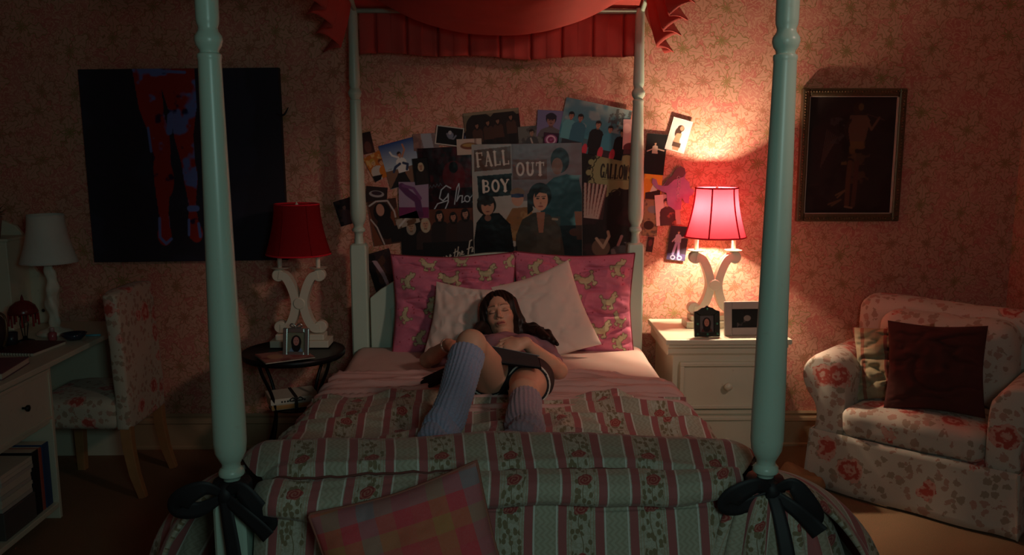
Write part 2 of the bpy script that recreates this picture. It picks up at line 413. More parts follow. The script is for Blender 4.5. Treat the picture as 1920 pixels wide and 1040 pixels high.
# stroke letters (unit box, y down); each stroke: points, width factor
def _arc(cx, cy, rx, ry, a0, a1, n=14): return [(cx+rx*math.cos(R(a0+(a1-a0)*i/n)), cy+ry*math.sin(R(a0+(a1-a0)*i/n))) for i in range(n+1)]
GL = {
 'F': [([(.2,0),(.2,1)],1),([(.2,.03),(.85,.03)],.5),([(.2,.48),(.65,.48)],.5),([(.85,0),(.85,.22)],.4),([(.05,.98),(.4,.98)],.4),([(.05,.02),(.3,.02)],.4)],
 'A': [([(.5,0),(.12,1)],.45),([(.5,0),(.86,1)],1),([(.28,.65),(.72,.65)],.4),([(.0,.98),(.26,.98)],.4),([(.7,.98),(1,.98)],.4)],
 'L': [([(.25,0),(.25,1)],1),([(.25,.97),(.9,.97)],.5),([(.9,.75),(.9,1)],.4),([(.08,.02),(.45,.02)],.4)],
 'O': [(_arc(.5,.5,.38,.47,0,360,28),.8)],
 'U': [([(.2,0),(.2,.6)]+_arc(.5,.62,.3,.35,180,0),.9),([(.8,.62),(.8,0)],.5),([(.05,.02),(.38,.02)],.4),([(.65,.02),(.95,.02)],.4)],
 'T': [([(.5,0),(.5,1)],1),([(.08,.03),(.92,.03)],.5),([(.08,0),(.08,.25)],.4),([(.92,0),(.92,.25)],.4),([(.32,.98),(.68,.98)],.4)],
 'B': [([(.2,0),(.2,1)],1),([(.2,.03),(.5,.03)]+_arc(.5,.25,.25,.22,-90,90)+[(.2,.48)],.6),([(.2,.48),(.52,.48)]+_arc(.54,.73,.3,.24,-90,90)+[(.2,.97)],.6)],
 'Y': [([(.1,0),(.5,.52)],1),([(.9,0),(.5,.52)],.45),([(.5,.5),(.5,1)],1),([(.32,.98),(.68,.98)],.4),([(0,.02),(.26,.02)],.4),([(.74,.02),(1,.02)],.4)],
 'G': [(_arc(.52,.5,.38,.47,-40,-330,26),.85),([(.86,.62),(.86,.95)],.8),([(.62,.6),(.95,.6)],.4)],
 'W': [([(.05,0),(.28,1)],.9),([(.28,1),(.5,.1)],.5),([(.5,.1),(.72,1)],.9),([(.72,1),(.95,0)],.5)],
 'S': [(_arc(.5,.26,.3,.23,-20,-250,14)+_arc(.5,.74,.32,.24,-70,160,14),.8)],
}
def text(pic, s, x, y, w, h, col, wt=0.16, rot=0.0, cond=0.86):
    """serif capitals; x,y top-left, w total width, h height (fractions of the width)"""
    n = len(s); cw = w/n; A = pic.asp; cr, sr = math.cos(R(rot)), math.sin(R(rot))
    for i, ch in enumerate(s):
        for pts, k in GL[ch]:
            P = []
            for px, py in pts:
                lx, ly = i*cw+px*cw*cond, py*h; P.append((x+lx*cr-ly*sr, y+(lx*sr+ly*cr)/A))
            pic.line(P, wt*k*min(h, cw*1.2), col)
# ------------------------------------------------------------------ materials
M_WALL = mat_wallpaper(); M_COMF = mat_comforter(); M_CARPET = mat_carpet()
M_CREAM = mat_paint('cream_paint', (0.66, 0.64, 0.50)); M_POST = mat_paint('post_paint', (0.52, 0.67, 0.56), 0.33, 0.15)
M_LAMPW = mat_paint('lamp_paint', (0.74, 0.71, 0.58), 0.45, 0.1)
M_FLOR = mat_floral('armchair_floral', (0.60, 0.52, 0.45), 0.85, 0.36); M_FLOR2 = mat_floral('chair_floral', (0.56, 0.50, 0.40), 1.15, 0.36)
M_SHEET = simple('sheet_cotton', (0.62, 0.46, 0.41), 0.9, var=.06, bump=.15); M_PALE = simple('pale_cotton', (0.72, 0.60, 0.53), 0.9, var=.05, bump=.15)
M_TOPSH = simple('mauve_sheet', (0.56, 0.34, 0.31), 0.9, var=.06, bump=.15)
M_RED = simple('canopy_red', (0.52, 0.065, 0.05), 0.75, var=.15, vs=5, bump=.1); M_RED.use_nodes = True
M_BLACK = simple('black_satin', (0.016, 0.015, 0.018), 0.6, var=.1); M_IRON = simple('dark_iron', (0.02, 0.018, 0.02), 0.4, 0.6)
M_WOOD = simple('beech_wood', (0.42, 0.21, 0.09), 0.5, var=.2, vs=20); M_BASE = simple('skirting_paint', (0.40, 0.28, 0.17), 0.5, var=.06)
M_CEIL = simple('ceiling_paint', (0.5, 0.42, 0.38), 0.9); M_SILVER = simple('silver', (0.55, 0.6, 0.58), 0.25, 0.9)
M_PEWTER = simple('black_pewter', (0.10, 0.11, 0.10), 0.25, 0.85); M_GREYF = simple('mauve_grey_frame', (0.42, 0.33, 0.30), 0.5)
M_PRINT = mat_vcol('matt_print', 0.6); M_GLOSS = mat_vcol('glossy_print', 0.27, 0.22, 0.35, 9., 0.010); M_CANVAS = mat_vcol('canvas_print', 0.75, 0.1, 0.2)
M_PINK = mat_vcol('poodle_print', 0.85, 0.15, 0.2, sheen=0.1)
M_DKRED = simple('maroon_cloth', (0.085, 0.022, 0.018), 0.95, var=.15, bump=.3); M_PAPER = simple('paper', (0.62, 0.56, 0.45), 0.8)
M_GOLD = simple('bronzed_gilt', (0.16, 0.10, 0.055), 0.42, 0.55, var=.35, vs=60)
M_BEADY = simple('red_glass_bead', (0.30, 0.02, 0.02), 0.15); M_TEALB = simple('teal_glint_plastic', (0.15, 0.45, 0.55), 0.2)

# ------------------------------------------------------------------ the room
def wall(name, w, h, loc, rz):
    o = struct(MB().box(0, w, 0, 0.1, 0, h).build(name, M_WALL)); o.location = loc; o.rotation_euler = (0, 0, rz); return o
XL, XR, YF, ZC = -2.95, 2.84, -1.6, 2.95
wall('wall_back', XR-XL, ZC, (XL, WALLY, 0), 0); wall('wall_right', WALLY-YF, ZC, (XR, WALLY, 0), -PI/2); wall('wall_left', WALLY-YF, ZC, (XL, YF, 0), PI/2)
struct(MB().box(XL-.1, XR+.1, YF, WALLY+.1, -0.08, 0).build('floor', M_CARPET)); struct(MB().box(XL-.1, XR+.1, YF, WALLY+.1, ZC, ZC+.08).build('ceiling', M_CEIL))
bp = [(0, 0), (0, .20), (-.012, .205), (-.018, .192), (-.014, .178), (-.022, .165), (-.024, .15), (-.018, .142), (-.02, .02), (-.028, .012), (-.028, 0)]
struct(MB().prism([(WALLY+y, z) for y, z in bp], 'x', XL, XR).build('baseboard_back', M_BASE))
struct(MB().prism([(XR+y, z) for y, z in bp], 'y', YF, WALLY-.03).build('baseboard_right', M_BASE))
struct(MB().prism([(XL-y, z) for y, z in bp], 'y', YF, WALLY-.03).build('baseboard_left', M_BASE))

# ------------------------------------------------------------------ four-poster bed
bed = thing('canopy_bed', 'white-painted four-poster canopy bed in the middle of the room', 'bed', (0, 0, 0))
FY, HY, PX = 2.20, 4.44, 0.722
def post(x, Y, foot):
    m = MB(); b = .76 if foot else 1.19; h = .043
    c = .008
    oc = [(-h+c, -h), (h-c, -h), (h, -h+c), (h, h-c), (h-c, h), (-h+c, h), (-h, h-c), (-h, -h+c)]
    V = []; lv = [(0, 1.), (b-.03, 1.), (b-.008, .93), (b, .72)]
    for z, k in lv: V += [(x+px*k, Y+py*k, z) for px, py in oc]
    m.add(V, [tuple(range(8))[::-1]]+[(j*8+i, j*8+(i+1) % 8, (j+1)*8+(i+1) % 8, (j+1)*8+i) for j in range(3) for i in range(8)]+[tuple(24+i for i in range(8))])
    R0 = .0435 if foot else .041; Rt = .0285 if foot else .027
    pr = [(.026, b-.005), (.022, b+.03), (.021, b+.045), (.024, b+.055), (.033, b+.062), (.034, b+.07), (.031, b+.078), (.025, b+.084), (.0245, b+.094), (.031, b+.105), (R0*.93, b+.125), (R0, b+.155), (R0, b+.22)]
    zr = 1.955
    z0 = b+.22
    for i in range(1, 9):
        t = i/8; pr.append((R0+(Rt-R0)*t, z0+(zr-.05-z0)*t))
    pr += [(Rt+.001, zr-.045), (Rt+.002, zr-.04), (Rt+.001, zr-.034), (.0235, zr-.03), (.024, zr-.024), (.031, zr-.014), (.0345, zr), (.033, zr+.010), (.025, zr+.022), (.0235, zr+.03), (.0275, zr+.042), (.0285, zr+.055), (.0285 if foot else .025, zr+.2), (.027 if foot else .0235, 2.36), (.02, 2.375)]
    m.lathe(pr, (x, Y, 0), 32)
    o = m.build('post', M_POST, bed, smooth=True)
    e = o.modifiers.new('es', 'EDGE_SPLIT'); e.split_angle = R(38)
    return o
for x, Y, f in ((-PX, FY, 1), (PX, FY, 1), (-PX-.01, HY, 0), (PX-.01, HY, 0)): post(x, Y, f)
# headboard: arched panel with a raised moulding
hp = [(-.68, .3), (.68, .3)]+[(.68-.0272*i*2, .90+.24*math.sin(PI*min(1, max(0, (i/25)))) ** 0.8) for i in range(26)]
hb = MB().prism(hp, 'y', 4.425, 4.462).build('headboard', M_POST, bed, bevel=.006)
for k, d in ((0, .0), (1, .03)):
    pts = [(-.57+d, 4.42, .42), (-.57+d, 4.42, .84-d), (-.30, 4.42, 1.0-d), (0, 4.42, 1.05-d), (.30, 4.42, 1.0-d), (.57-d, 4.42, .84-d), (.57-d, 4.42, .42)]
    MB().tube(pts, .007-.002*k, 6).build('moulding', M_POST, hb)
fbd = MB().box(-.66, .66, 2.19, 2.225, .2, .68).build('footboard', M_POST, bed, bevel=.006)
for sx in (-1, 1): MB().box(sx*.74-.015, sx*.74+.015, 2.24, 4.40, .24, .42).build('side_rail', M_POST, bed, bevel=.004)
def railz(Y): return 2.36+.30*math.sin(PI*(Y-FY)/(HY-FY))
for sx in (-1, 1): MB().tube([(sx*PX, Y, railz(Y)) for Y in np.linspace(FY, HY, 25)], .012, 8).build('canopy_rail', M_POST, bed, smooth=True)
for Y in (FY, HY): MB().tube([(-PX, Y, 2.36), (PX, Y, 2.36)], .012, 8).build('canopy_rail', M_POST, bed, smooth=True)

# canopy cloth
can = thing('bed_canopy', 'red cloth canopy with pleated ruffle hanging over the bed frame', 'canopy', (0, 0, 2.2))
def cobj(name, V, F, **k):
    V = np.array(V).reshape(-1, 3)-np.array([0, 0, 2.2]); return mesh_obj(name, V, F, M_RED, can, smooth=True, **k)
nx, ny = 90, 120
X, YY = np.meshgrid(np.linspace(-.735, .735, nx), np.linspace(FY-.02, HY+.005, ny))
ramp = np.clip((HY-YY)/.38, 0, 1); ramp = ramp*ramp*(3-2*ramp); ramp2 = np.clip((YY-FY)/.35, 0, 1)
prof = 1-np.abs(X/.735)**2.2
Z = 2.375+.30*np.sin(PI*np.clip((YY-FY)/(HY-FY), 0, 1))-.335*prof*ramp*ramp2+(fbm(X*1.4+.3*YY, YY*5.0+1.2*X*X, 0, 3)*.035+np.abs(fbm(X*1.1, YY*3.1+X*X*1.0, 4, 2))*.03)*prof*ramp
cobj('roof_cloth', np.stack([X, YY, Z], -1), grid_faces(nx, ny))
# back valance: box pleats
def valance(P, out, drop, seed, pleat=.155, amp=.02, name='valance', ruffle=False, flare=0.0):
    """P(s) -> point on the rail; out = outward direction"""
    L = 0; S_ = np.linspace(0, 1, 400); pts = np.array([P(s) for s in S_]); seg = np.linalg.norm(np.diff(pts, axis=0), axis=1); L = seg.sum(); cum = np.concatenate([[0], np.cumsum(seg)])
    nh = 14; V = []; out = np.array(out, float)
    rnd = np.random.RandomState(seed); N = len(S_)
    tdir = np.gradient(pts, axis=0); tdir /= np.linalg.norm(tdir, axis=1)[:, None]
    for j in range(nh):
        h = j/(nh-1)
        for i in range(N):
            a = cum[i]
            if ruffle:
                ph = a/pleat*2*PI+.8*math.sin(a*9+seed); off = amp*(.25+h*1.1)*math.sin(ph)+flare*h**1.3; side = amp*.5*h*math.sin(2*ph+1)
                z = -drop*h+.012*h*math.sin(ph*1.0+.7)+.010*h*math.sin(a*5+seed)
            else:
                f = (a/pleat) % 1.0; k = math.floor(a/pleat)
                g = math.exp(-((f-.5)/.045)**2); tilt = (f-.5)*.012*((k*37) % 3-1)
                off = -amp*1.6*g*(.5+h*.5)+tilt+.006*math.sin(a*60+k)*h; side = 0; z = -drop*h+.010*math.sin(a*4.2+1)*h+.006*math.sin(a*13)*h
            V.append(pts[i]+out*off+tdir[i]*side+np.array([0, 0, z]))
    o = cobj(name, V, grid_faces(N, nh))
    sm = o.modifiers.new('sol', 'SOLIDIFY'); sm.thickness = .003
    return o
valance(lambda s: np.array([-.70+1.40*s, HY+.012, 2.375]), (0, -1, 0), .235, 1, .157, .020)
valance(lambda s: np.array([-.72+1.44*s, FY-.035, 2.375]), (0, -1, 0), .20, 4, .157, .022)
for sx in (-1, 1):
    valance(lambda s: np.array([sx*.735, HY+.02-(HY-FY+.04)*s, railz(min(HY, max(FY, HY+.02-(HY-FY+.04)*s)))+.015]), (sx, 0, 0), .23, 2+sx, .17, .038, ruffle=True, flare=.10)

# mattress, comforter --------------------------------------------------------------
def hprof(Y):
    """comforter top height above the floor along the bed"""
    ys = [2.24, 2.30, 2.36, 2.42, 2.50, 2.60, 2.75, 2.9, 3.05, 3.2, 3.30]; zs = [.842, .862, .872, .856, .795, .72, .690, .697, .690, .695, .672]
    return np.interp(Y, ys, zs)
mt = thing('mattress', 'mattress under a pink fitted sheet beneath the pillows', 'mattress', (0, 3.32, 0.3))
nx, ny = 60, 80
def super_top(x, hw, z0, rr=.06):
    d = np.clip((np.abs(x)-(hw-rr))/rr, 0, 1); return z0-rr*(1-np.sqrt(np.clip(1-d*d, 0, 1)))
mcol = MB()
X, YY = np.meshgrid(np.linspace(-.765, .765, nx), np.linspace(2.27, 4.39, ny))
Z = super_top(X, .765, .642)+fbm(X*5, YY*5, 2, 3)*.005+np.where(YY > 3.5, np.abs(fbm(X*2+YY*3, YY*1.5-X*2, 8, 2))*.010, 0)
zb = .36
V = np.stack([X, YY, Z], -1).reshape(-1, 3); F = grid_faces(nx, ny)
ring = [j for j in range(nx)]+[j*nx+nx-1 for j in range(1, ny)]+[(ny-1)*nx+i for i in range(nx-2, -1, -1)]+[j*nx for j in range(ny-2, 0, -1)]
base = [(V[i][0]*.985, V[i][1], zb) for i in ring]; n0 = len(V)
F2 = [(ring[i], n0+i, n0+(i+1) % len(ring), ring[(i+1) % len(ring)]) for i in range(len(ring))]
V = np.vstack([V, base])-np.array([0, 3.32, .3]); F = np.vstack([F, np.array(F2)])
mesh_obj('fitted_sheet', V, F, M_SHEET, mt, smooth=True)
MB().box(-.73, .73, 2.28-3.32, 4.37-3.32, .25-.3, .37-.3).build('box_base', M_PALE, mt, bevel=.01)

# rumpled top sheet turned down over the mattress
nx, ny = 160, 90
X, s = np.meshgrid(np.linspace(-1, 1, nx), np.linspace(0, 1, ny))
Y0 = 3.16+.03*np.sin(X*4); Y1 = 3.80+.05*np.sin(X*3+1)-.06*X
YY = Y0+(Y1-Y0)*s; hw = .775+.012*np.sin(YY*20)
XX = X*hw
rid = 1-np.abs(fbm(XX*1.5+YY*.8, YY*15+XX*1.6*np.sign(XX), 3, 3))*2.4; rid = np.clip(rid, 0, 1)**2
Z = super_top(XX, .79, .664, .09)+rid*.030+.006*np.sin(s*3.1)
edge = np.clip(np.minimum(s, 1-s)*12, 0, 1); Z = Z-.014*(1-edge)
ts = mesh_obj('top_sheet', np.stack([XX, YY, Z], -1), grid_faces(nx, ny), M_TOPSH, smooth=True); tag(ts, 'rumpled mauve-pink top sheet pulled down beneath the person', 'sheet')

comf = thing('comforter', 'puffy rose-striped comforter bunched over the foot of the bed', 'comforter', (0, 2.2, .5))
O = np.array([0, 2.2, .5])
nx = 260
path = [(3.315, .655), (3.335, .672), (3.325, .692), (3.30, .70)]+[(y, float(hprof(y))) for y in np.arange(3.26, 2.25, -.02)]
path += [(2.235, .846), (2.222, .828), (2.212, .822), (2.20, .834), (2.175, .848), (2.145, .845), (2.115, .828), (2.102, .803), (2.106, .780), (2.125, .764), (2.155, .758), (2.168, .750), (2.158, .735)]
path += [(2.155-.05*(i/24), .735-.68*i/24) for i in range(1, 25)]
P = np.array(path); seg = np.r_[0, np.cumsum(np.linalg.norm(np.diff(P, axis=0), axis=1))]
n2 = 330; sv = np.linspace(0, seg[-1], n2); PY = np.interp(sv, seg, P[:, 0]); PZ = np.interp(sv, seg, P[:, 1])
X, J = np.meshgrid(np.linspace(-1, 1, nx), np.arange(n2)); SY = PY[J]; SZ = PZ[J]; SS = sv[J]
hw = np.where(SY > 2.45, .785, .665+.12*np.clip((SY-2.27)/.18, 0, 1)**.7); hw = np.where(SY > 2.9, .785-.03*np.clip((SY-2.9)/.4, 0, 1), hw)
wob = fbm(X*2.2, SY*2, 1, 2)
XX = X*hw
i0 = seg[np.argmin(np.abs(P[:, 0]-2.235)+np.abs(P[:, 1]-.846))]
hang = np.clip((SS-(seg[-25]))/.5, 0, 1); top = np.clip((SY-2.42)/.1, 0, 1); rolls = (1-top)*(1-np.clip(hang*8, 0, 1))
# folds on the top
f1 = 1-np.abs(fbm(XX*1.7-SY*1.1+.4, SY*5.2+XX*1.5*np.sign(XX-.05)+XX*.3, 11, 3))*2.6; f1 = np.clip(f1, 0, 1)**1.4
Z = SZ+top*(f1*.048-.012+fbm(XX*7, SY*7, 3, 2)*.006)
Yd = SY+top*fbm(XX*2, SY*3, 5, 2)*.03+(1-top)*(1-hang)*.012*fbm(XX*3, SZ*4, 6, 2)
Z += rolls*(fbm(XX*3.1, SY*5, 7, 2)*.016+fbm(XX*9, SZ*9, 2, 2)*.005)
low = np.clip((SS-i0)/.10, 0, 1)*(1-np.clip((SS-seg[-25])/.25, 0, 1))            # second roll and its overhang sag unevenly
sagx = np.interp(XX, [-.66, -.5, -.3, -.1, .1, .3, .45, .58, .67], [-.030, -.052, -.040, -.008, .0, -.020, -.026, .0, .022])
Z += low*sagx; Z += rolls*(1-low)*np.interp(XX, [-.66, -.45, -.2, .1, .4, .67], [-.03, -.006, .004, .002, -.012, -.028])
ee = np.clip((np.abs(X)-.84)/.16, 0, 1)**2; Yd += ee*np.clip((SS-i0+.04)/.06, 0, 1)*.075*(1-hang)**2
puff = rolls*np.abs(np.sin((SS-i0)/.11*PI))
Yd -= low*(.012*np.sin(XX*7+.5)+.010*fbm(XX*5, SS*3, 31, 2))
pin = 1-np.clip(np.abs(SS-i0-.03)/.05, 0, 1); Yd += pin*rolls*.008*fbm(XX*26, SS*6, 33, 2); Z += pin*rolls*.006*fbm(XX*30, SS*8, 35, 2)
# sleeping legs weigh the top down a little
for lx, ly in ((-.19, 2.80), (.09, 2.72)): Z -= top*.03*np.exp(-((XX-lx)/.09)**2-((SY-ly)/.18)**2)
# left/right ends of the rolls round down
e = np.clip((np.abs(X)-.86)/.14, 0, 1)
Z -= rolls*e*e*.05; Z -= top*e*e*.055
# edge start sits on the sheet
Z = np.where(SS < .05, np.maximum(SZ, .655)+0*Z, Z)
# hanging folds
fold = .018*np.sin(XX*19+1.1*np.sin(XX*7))+.010*np.sin(XX*41+2)+.012*fbm(XX*6, SZ*1.5, 9, 2)
Yd -= hang**.6*(fold+.012)*(np.clip((SS-seg[-25])/.03, 0, 1)); Yd -= .06*np.clip(.73-SZ, 0, 1)*hang
Z = np.where(SS > seg[-25], SZ, Z)
Vc = np.stack([XX, Yd, Z], -1).reshape(-1, 3)-O
u_ = XX*1.0; uvc = np.stack([u_+.004*np.sin(SS*9)+.02*fbm(XX*2, SS*3, 2, 2), SS], -1)
mesh_obj('quilt_top', Vc, grid_faces(nx, n2), M_COMF, comf, smooth=True, uv=uvc)
# seam cord along the big crease
def crow(sq, dz=0, dy=0):
    j = int(np.argmin(np.abs(sv-sq))); return [tuple(Vc[j*nx+i]+np.array([0, dy, dz])) for i in range(4, nx-4, 4)]
MB().tube(crow(seg[[k for k, p in enumerate(path) if p == (2.212, .822)][0]], .004, -.004), .0035, 6).build('piping', simple('piping_red', (0.16, 0.05, 0.04), .8), comf, smooth=True)
# side drapes
for sx in (-1, 1):
    na, nb = 120, 60
    A, B = np.meshgrid(np.linspace(0, 1, na), np.linspace(0, 1, nb))
    Y = 3.28-(3.28-2.285)*A
    near = np.clip((3.05-Y)/.6, 0, 1)**1.2
    fl = (.07+.36*near) if sx > 0 else (.06+.24*near)
    zt = np.interp(Y, [2.2, 2.35, 2.5, 2.7, 3.3], [.765, .79, .735, .675, .655]) - .012
    xs = .745+.0*Y
    q = B**.75
    x = xs+fl*np.sin(np.clip(q, 0, 1)*PI/2)+(.022*np.sin(Y*26+.6)+.012*np.sin(Y*55))*np.clip(B*2.2, 0, 1)
    z = zt-(zt-.04)*(.16*B+.84*B**1.75)
    yy = Y-.07*np.sin(B*PI/2)*near+.02*np.sin(B*9)*near*.3
    # front edge curls round the post
    curl = np.clip((A-.86)/.14, 0, 1)**2; x = x-curl*.05*(1-.3*B); yy = yy-curl*.02
    # corner drop near the post
    V = np.stack([sx*x, yy, z+fbm(Y*6, B*5, 3+sx, 2)*.010*np.clip(B*4, 0, 1)], -1).reshape(-1, 3)-O
    uv = np.stack([Y*1.0+B*.18*near, B*.75+.1*near], -1)
    o = mesh_obj('side_drape', V, grid_faces(na, nb), M_COMF, comf, smooth=True, uv=uv)
    sm = o.modifiers.new('sol', 'SOLIDIFY'); sm.thickness = .012

# ribbon bows tied round the foot posts
def bow(x, label, mir, push=0.):
    t = thing('ribbon_bow', label, 'bow', (x, FY, .79), 0, 'ribbon bows on the foot posts')
    m = MB(); m.lathe([(.05, -.018), (.053, -.01), (.052, .01), (.048, .018)], n=20); m.build('band', M_BLACK, t, smooth=True)
    MB().tube([(0, -.048, .018), (0, -.062, .012), (.004, -.066, 0), (0, -.060, -.014), (0, -.048, -.02)], .017, 10, flat=(1.1, .8)).build('knot', M_BLACK, t, smooth=True)
    def strip(name, pts, w, tw):
        C = catmull(pts, 10); n = len(C); V = []
        nw = 5
        for i, c in enumerate(C):
            T = C[min(i+1, n-1)]-C[max(i-1, 0)]; T /= np.linalg.norm(T)+1e-9
            side = np.cross(T, np.array([0, 1, 0])) if abs(T[1]) < .9 else np.array([0, 0, 1.]); side /= np.linalg.norm(side)+1e-9
            nn = np.cross(T, side); a = tw*i/n; ww = w[0]+(w[1]-w[0])*math.sin(PI*min(1, i/n*1.0)) if name == 'loop' else w[0]+(w[1]-w[0])*(i/n)
            for k in range(nw):
                f = (k/(nw-1)-.5)*2; V.append(c+side*math.cos(a)*ww*f/2+nn*(math.sin(a)*ww*f/2))
        o = mesh_obj(name, V, grid_faces(nw, n), M_BLACK, t, smooth=True); s_ = o.modifiers.new('s', 'SOLIDIFY'); s_.thickness = .0015
    for sd in (-1, 1):
        k = 1.0 if sd*mir < 0 else .92; dz = -.055 if sd*mir > 0 else -.012
        strip('loop', [(0, -.062, 0), (sd*.045, -.085, .028), (sd*.10*k, -.085, .012+dz*.8), (sd*.118*k, -.070, -.02+dz), (sd*.07*k, -.060, -.034+dz*.5), (0, -.058, -.004)], (.012, .058), 0)
    strip('tail', [(0, -.066, -.005), (mir*.012, -.082-push*.4, -.06), (mir*.026, -.092-push, -.16), (mir*.045, -.11-push*1.3, -.33), (mir*.05, -.115-push*1.3, -.45)], (.03, .052), .25)
    strip('tail', [(0, -.066, -.005), (mir*.05, -.09, -.035), (mir*.095, -.095, -.075), (mir*.12, -.10, -.10)] if mir > 0 else [(0, -.066, -.005), (.055, -.09-push*.3, -.012), (.10, -.095, -.03), (.125, -.10, -.06)], (.03, .05), .3)
bow(-PX, 'black satin ribbon bow tied round the left foot post of the bed', 1)
bow(PX, 'black satin ribbon bow tied round the right foot post of the bed', 1, .045)
# the cloth gathered under the right bow fans out in front of the post
A, B = np.meshgrid(np.linspace(0, 1, 150), np.linspace(0, 1, 50)); ph = R(185)+A*R(190)
bx_ = np.interp(A, [0, .25, .5, .75, 1], [.50, .62, .76, .95, 1.14]); by_ = np.interp(A, [0, .25, .5, .75, 1], [2.12, 2.085, 2.06, 2.08, 2.46])
g = B**.62; tx, ty = PX+.056*np.cos(ph), FY+.056*np.sin(ph); fo_ = .020*np.sin(A*46+1.5*np.sin(A*9))*np.clip(g*1.3, 0, 1)+.010*fbm(A*9, B*3, 51, 2)*g
x = tx+(bx_-tx)*g+np.cos(ph)*fo_; y = ty+(by_-ty)*g+np.sin(ph)*fo_; z = .772-(.772-.03)*(.18*B+.82*B**1.35)
o = mesh_obj('corner_drape', np.stack([x, y, z], -1).reshape(-1, 3)-O, grid_faces(150, 50), M_COMF, comf, smooth=True, uv=np.stack([A*.62+.03*np.sin(B*3), B*.8], -1)); o.modifiers.new('s', 'SOLIDIFY').thickness = .010

# ------------------------------------------------------------------ pillows and cushions
def pillow(name, label, cat, C, w, h, t, mat, roll=0, lean=14, turn=0, seed=1, nx=60, ny=50, pic=None, uvs=False, group=None, crump=1.0, piping=None, pp=.5, folds=0):
    """soft pillow; local x = width, z = height, y = thickness (front is -y)"""
    X, Z = np.meshgrid(np.linspace(-1, 1, nx), np.linspace(-1, 1, ny))
    px = X*(1-.07*(1-X**2)*0-.075*(1-np.abs(Z)**1.5)*np.abs(X)**3)*w/2
    pz = Z*(1-.085*(1-np.abs(X)**1.5)*np.abs(Z)**3)*h/2
    th = (np.clip((1-X**2)*(1-Z**2), 0, 1))**pp*t/2
    cr = np.clip(1-np.abs(fbm(X*1.6+seed, Z*3.4+seed*2, seed, 3))*2.6, 0, 1)**2
    if folds: cr = np.clip(1-np.abs(fbm(X*2.6+Z*.9+seed, Z*.7+seed*2, seed, 2))*2.8, 0, 1)**1.5
    rad = np.clip(np.abs(fbm(X*3+seed*3, Z*3+seed*5, seed, 2)), 0, 1)
    th1 = th*(1+crump*(-.30*cr-.22*rad))
    V1 = np.stack([px, -th1, pz], -1).reshape(-1, 3); V2 = np.stack([px, th, pz], -1).reshape(-1, 3)
    F1 = grid_faces(nx, ny); F2 = grid_faces(nx, ny, nx*ny)[:, ::-1]
    uv = np.stack([px, pz], -1).reshape(-1, 2) if uvs else None
    Vv = np.vstack([V1, V2]); k = {}
    if uvs: k['uv'] = np.vstack([uv, uv])
    if pic is not None: c = pic.c[::-1].reshape(-1, 3); k['col'] = np.vstack([c, c])
    root = None
    if piping is not None:
        root = thing(name, label, cat, C, 0, group); o = mesh_obj('cover', Vv, np.vstack([F1, F2]), mat, root, smooth=True, **k)
        b = [j for j in range(nx)]+[j*nx+nx-1 for j in range(1, ny)]+[(ny-1)*nx+i for i in range(nx-2, -1, -1)]+[j*nx for j in range(ny-2, 0, -1)]
        pts = [V1[i] for i in b[::2]]; MB().tube(pts+[pts[0]], .0042, 6).build('piping', piping, root, smooth=True)
    else:
        root = mesh_obj(name, Vv, np.vstack([F1, F2]), mat, smooth=True, **k); tag(root, label, cat, group)
    root.location = C; root.rotation_mode = 'YXZ'
    # lean back (top away), then roll in the picture plane, then turn about z
    root.rotation_euler = (Matrix.Rotation(R(turn), 3, 'Z') @ Matrix.Rotation(R(-lean), 3, 'X') @ Matrix.Rotation(R(-roll), 3, 'Y')).to_euler('YXZ')
    return root

def poodle(p, cx, cy, s, rot=0, flip=1):
    """small clipped poodle, s = height as a fraction of the pillow width"""
    A = p.asp; c, n = math.cos(R(rot)), math.sin(R(rot))
    B = [(0, .05, .27, .17), (-.25, -.10, .19, .18), (-.36, -.34, .16, .15), (-.43, -.50, .09, .08), (-.52, -.33, .09, .06), (.27, .0, .13, .14), (.47, -.28, .08, .08),
         (-.22, .36, .09, .09), (-.10, .40, .08, .08), (.22, .38, .09, .09), (.33, .36, .08, .08), (-.20, .2, .05, .16), (.26, .2, .05, .16), (.39, -.13, .03, .12)]
    for grow, col in ((.035, (104, 92, 60)), (0, (196, 186, 150))):
        for x, y, rx, ry in B:
            x *= flip; X_, Y_ = x*c-y*n, x*n+y*c
            p.ell(cx+X_*s, cy+Y_*s/A, (rx+grow)*s, (ry+grow)*s, col, rot, soft=1.0)
    p.ell(cx-.44*flip*s*c, cy-.36*s/A, .03*s, .03*s, (50, 40, 30))
def poodle_pic(seed, spots):
    nx, ny = 230, 190; p = Pic(nx, ny, (204, 114, 140), .54/.64)
    p.blotch(60, (216, 134, 156), .1, .3, seed)
    rnd = random.Random(seed)
    for _ in range(70): p.ell(rnd.random(), rnd.random(), .005, .006, (150, 45, 60), soft=1.)
    for x, y, s, r, f in spots: poodle(p, x, y, s, r, f)
    return p
sp1 = [(.13, .28, .13, 80, 1), (.10, .62, .11, 50, 1), (.22, .85, .12, 75, 1), (.30, .10, .12, 0, 1), (.48, .26, .15, -20, 1), (.76, .20, .14, 0, -1), (.56, .06, .11, 0, 1), (.88, .42, .12, 60, 1), (.33, .55, .14, 45, 1), (.62, .52, .12, 0, 1), (.5, .78, .12, 20, -1), (.82, .75, .12, -30, 1), (.95, .1, .1, 70, 1)]
sp2 = [(.18, .16, .13, 75, 1), (.08, .34, .11, 40, 1), (.40, .09, .12, 0, 1), (.26, .30, .10, 10, 1), (.60, .27, .15, -30, 1), (.86, .16, .14, 80, 1), (.52, .52, .12, 60, 1), (.78, .48, .14, 0, -1), (.88, .66, .11, 20, 1), (.72, .76, .15, 0, -1), (.88, .88, .13, 85, 1), (.5, .78, .13, 60, 1), (.2, .6, .12, 0, 1), (.25, .85, .12, 0, -1)]
PIPE = simple('dark_pink_piping', (0.22, 0.03, 0.045), .8)
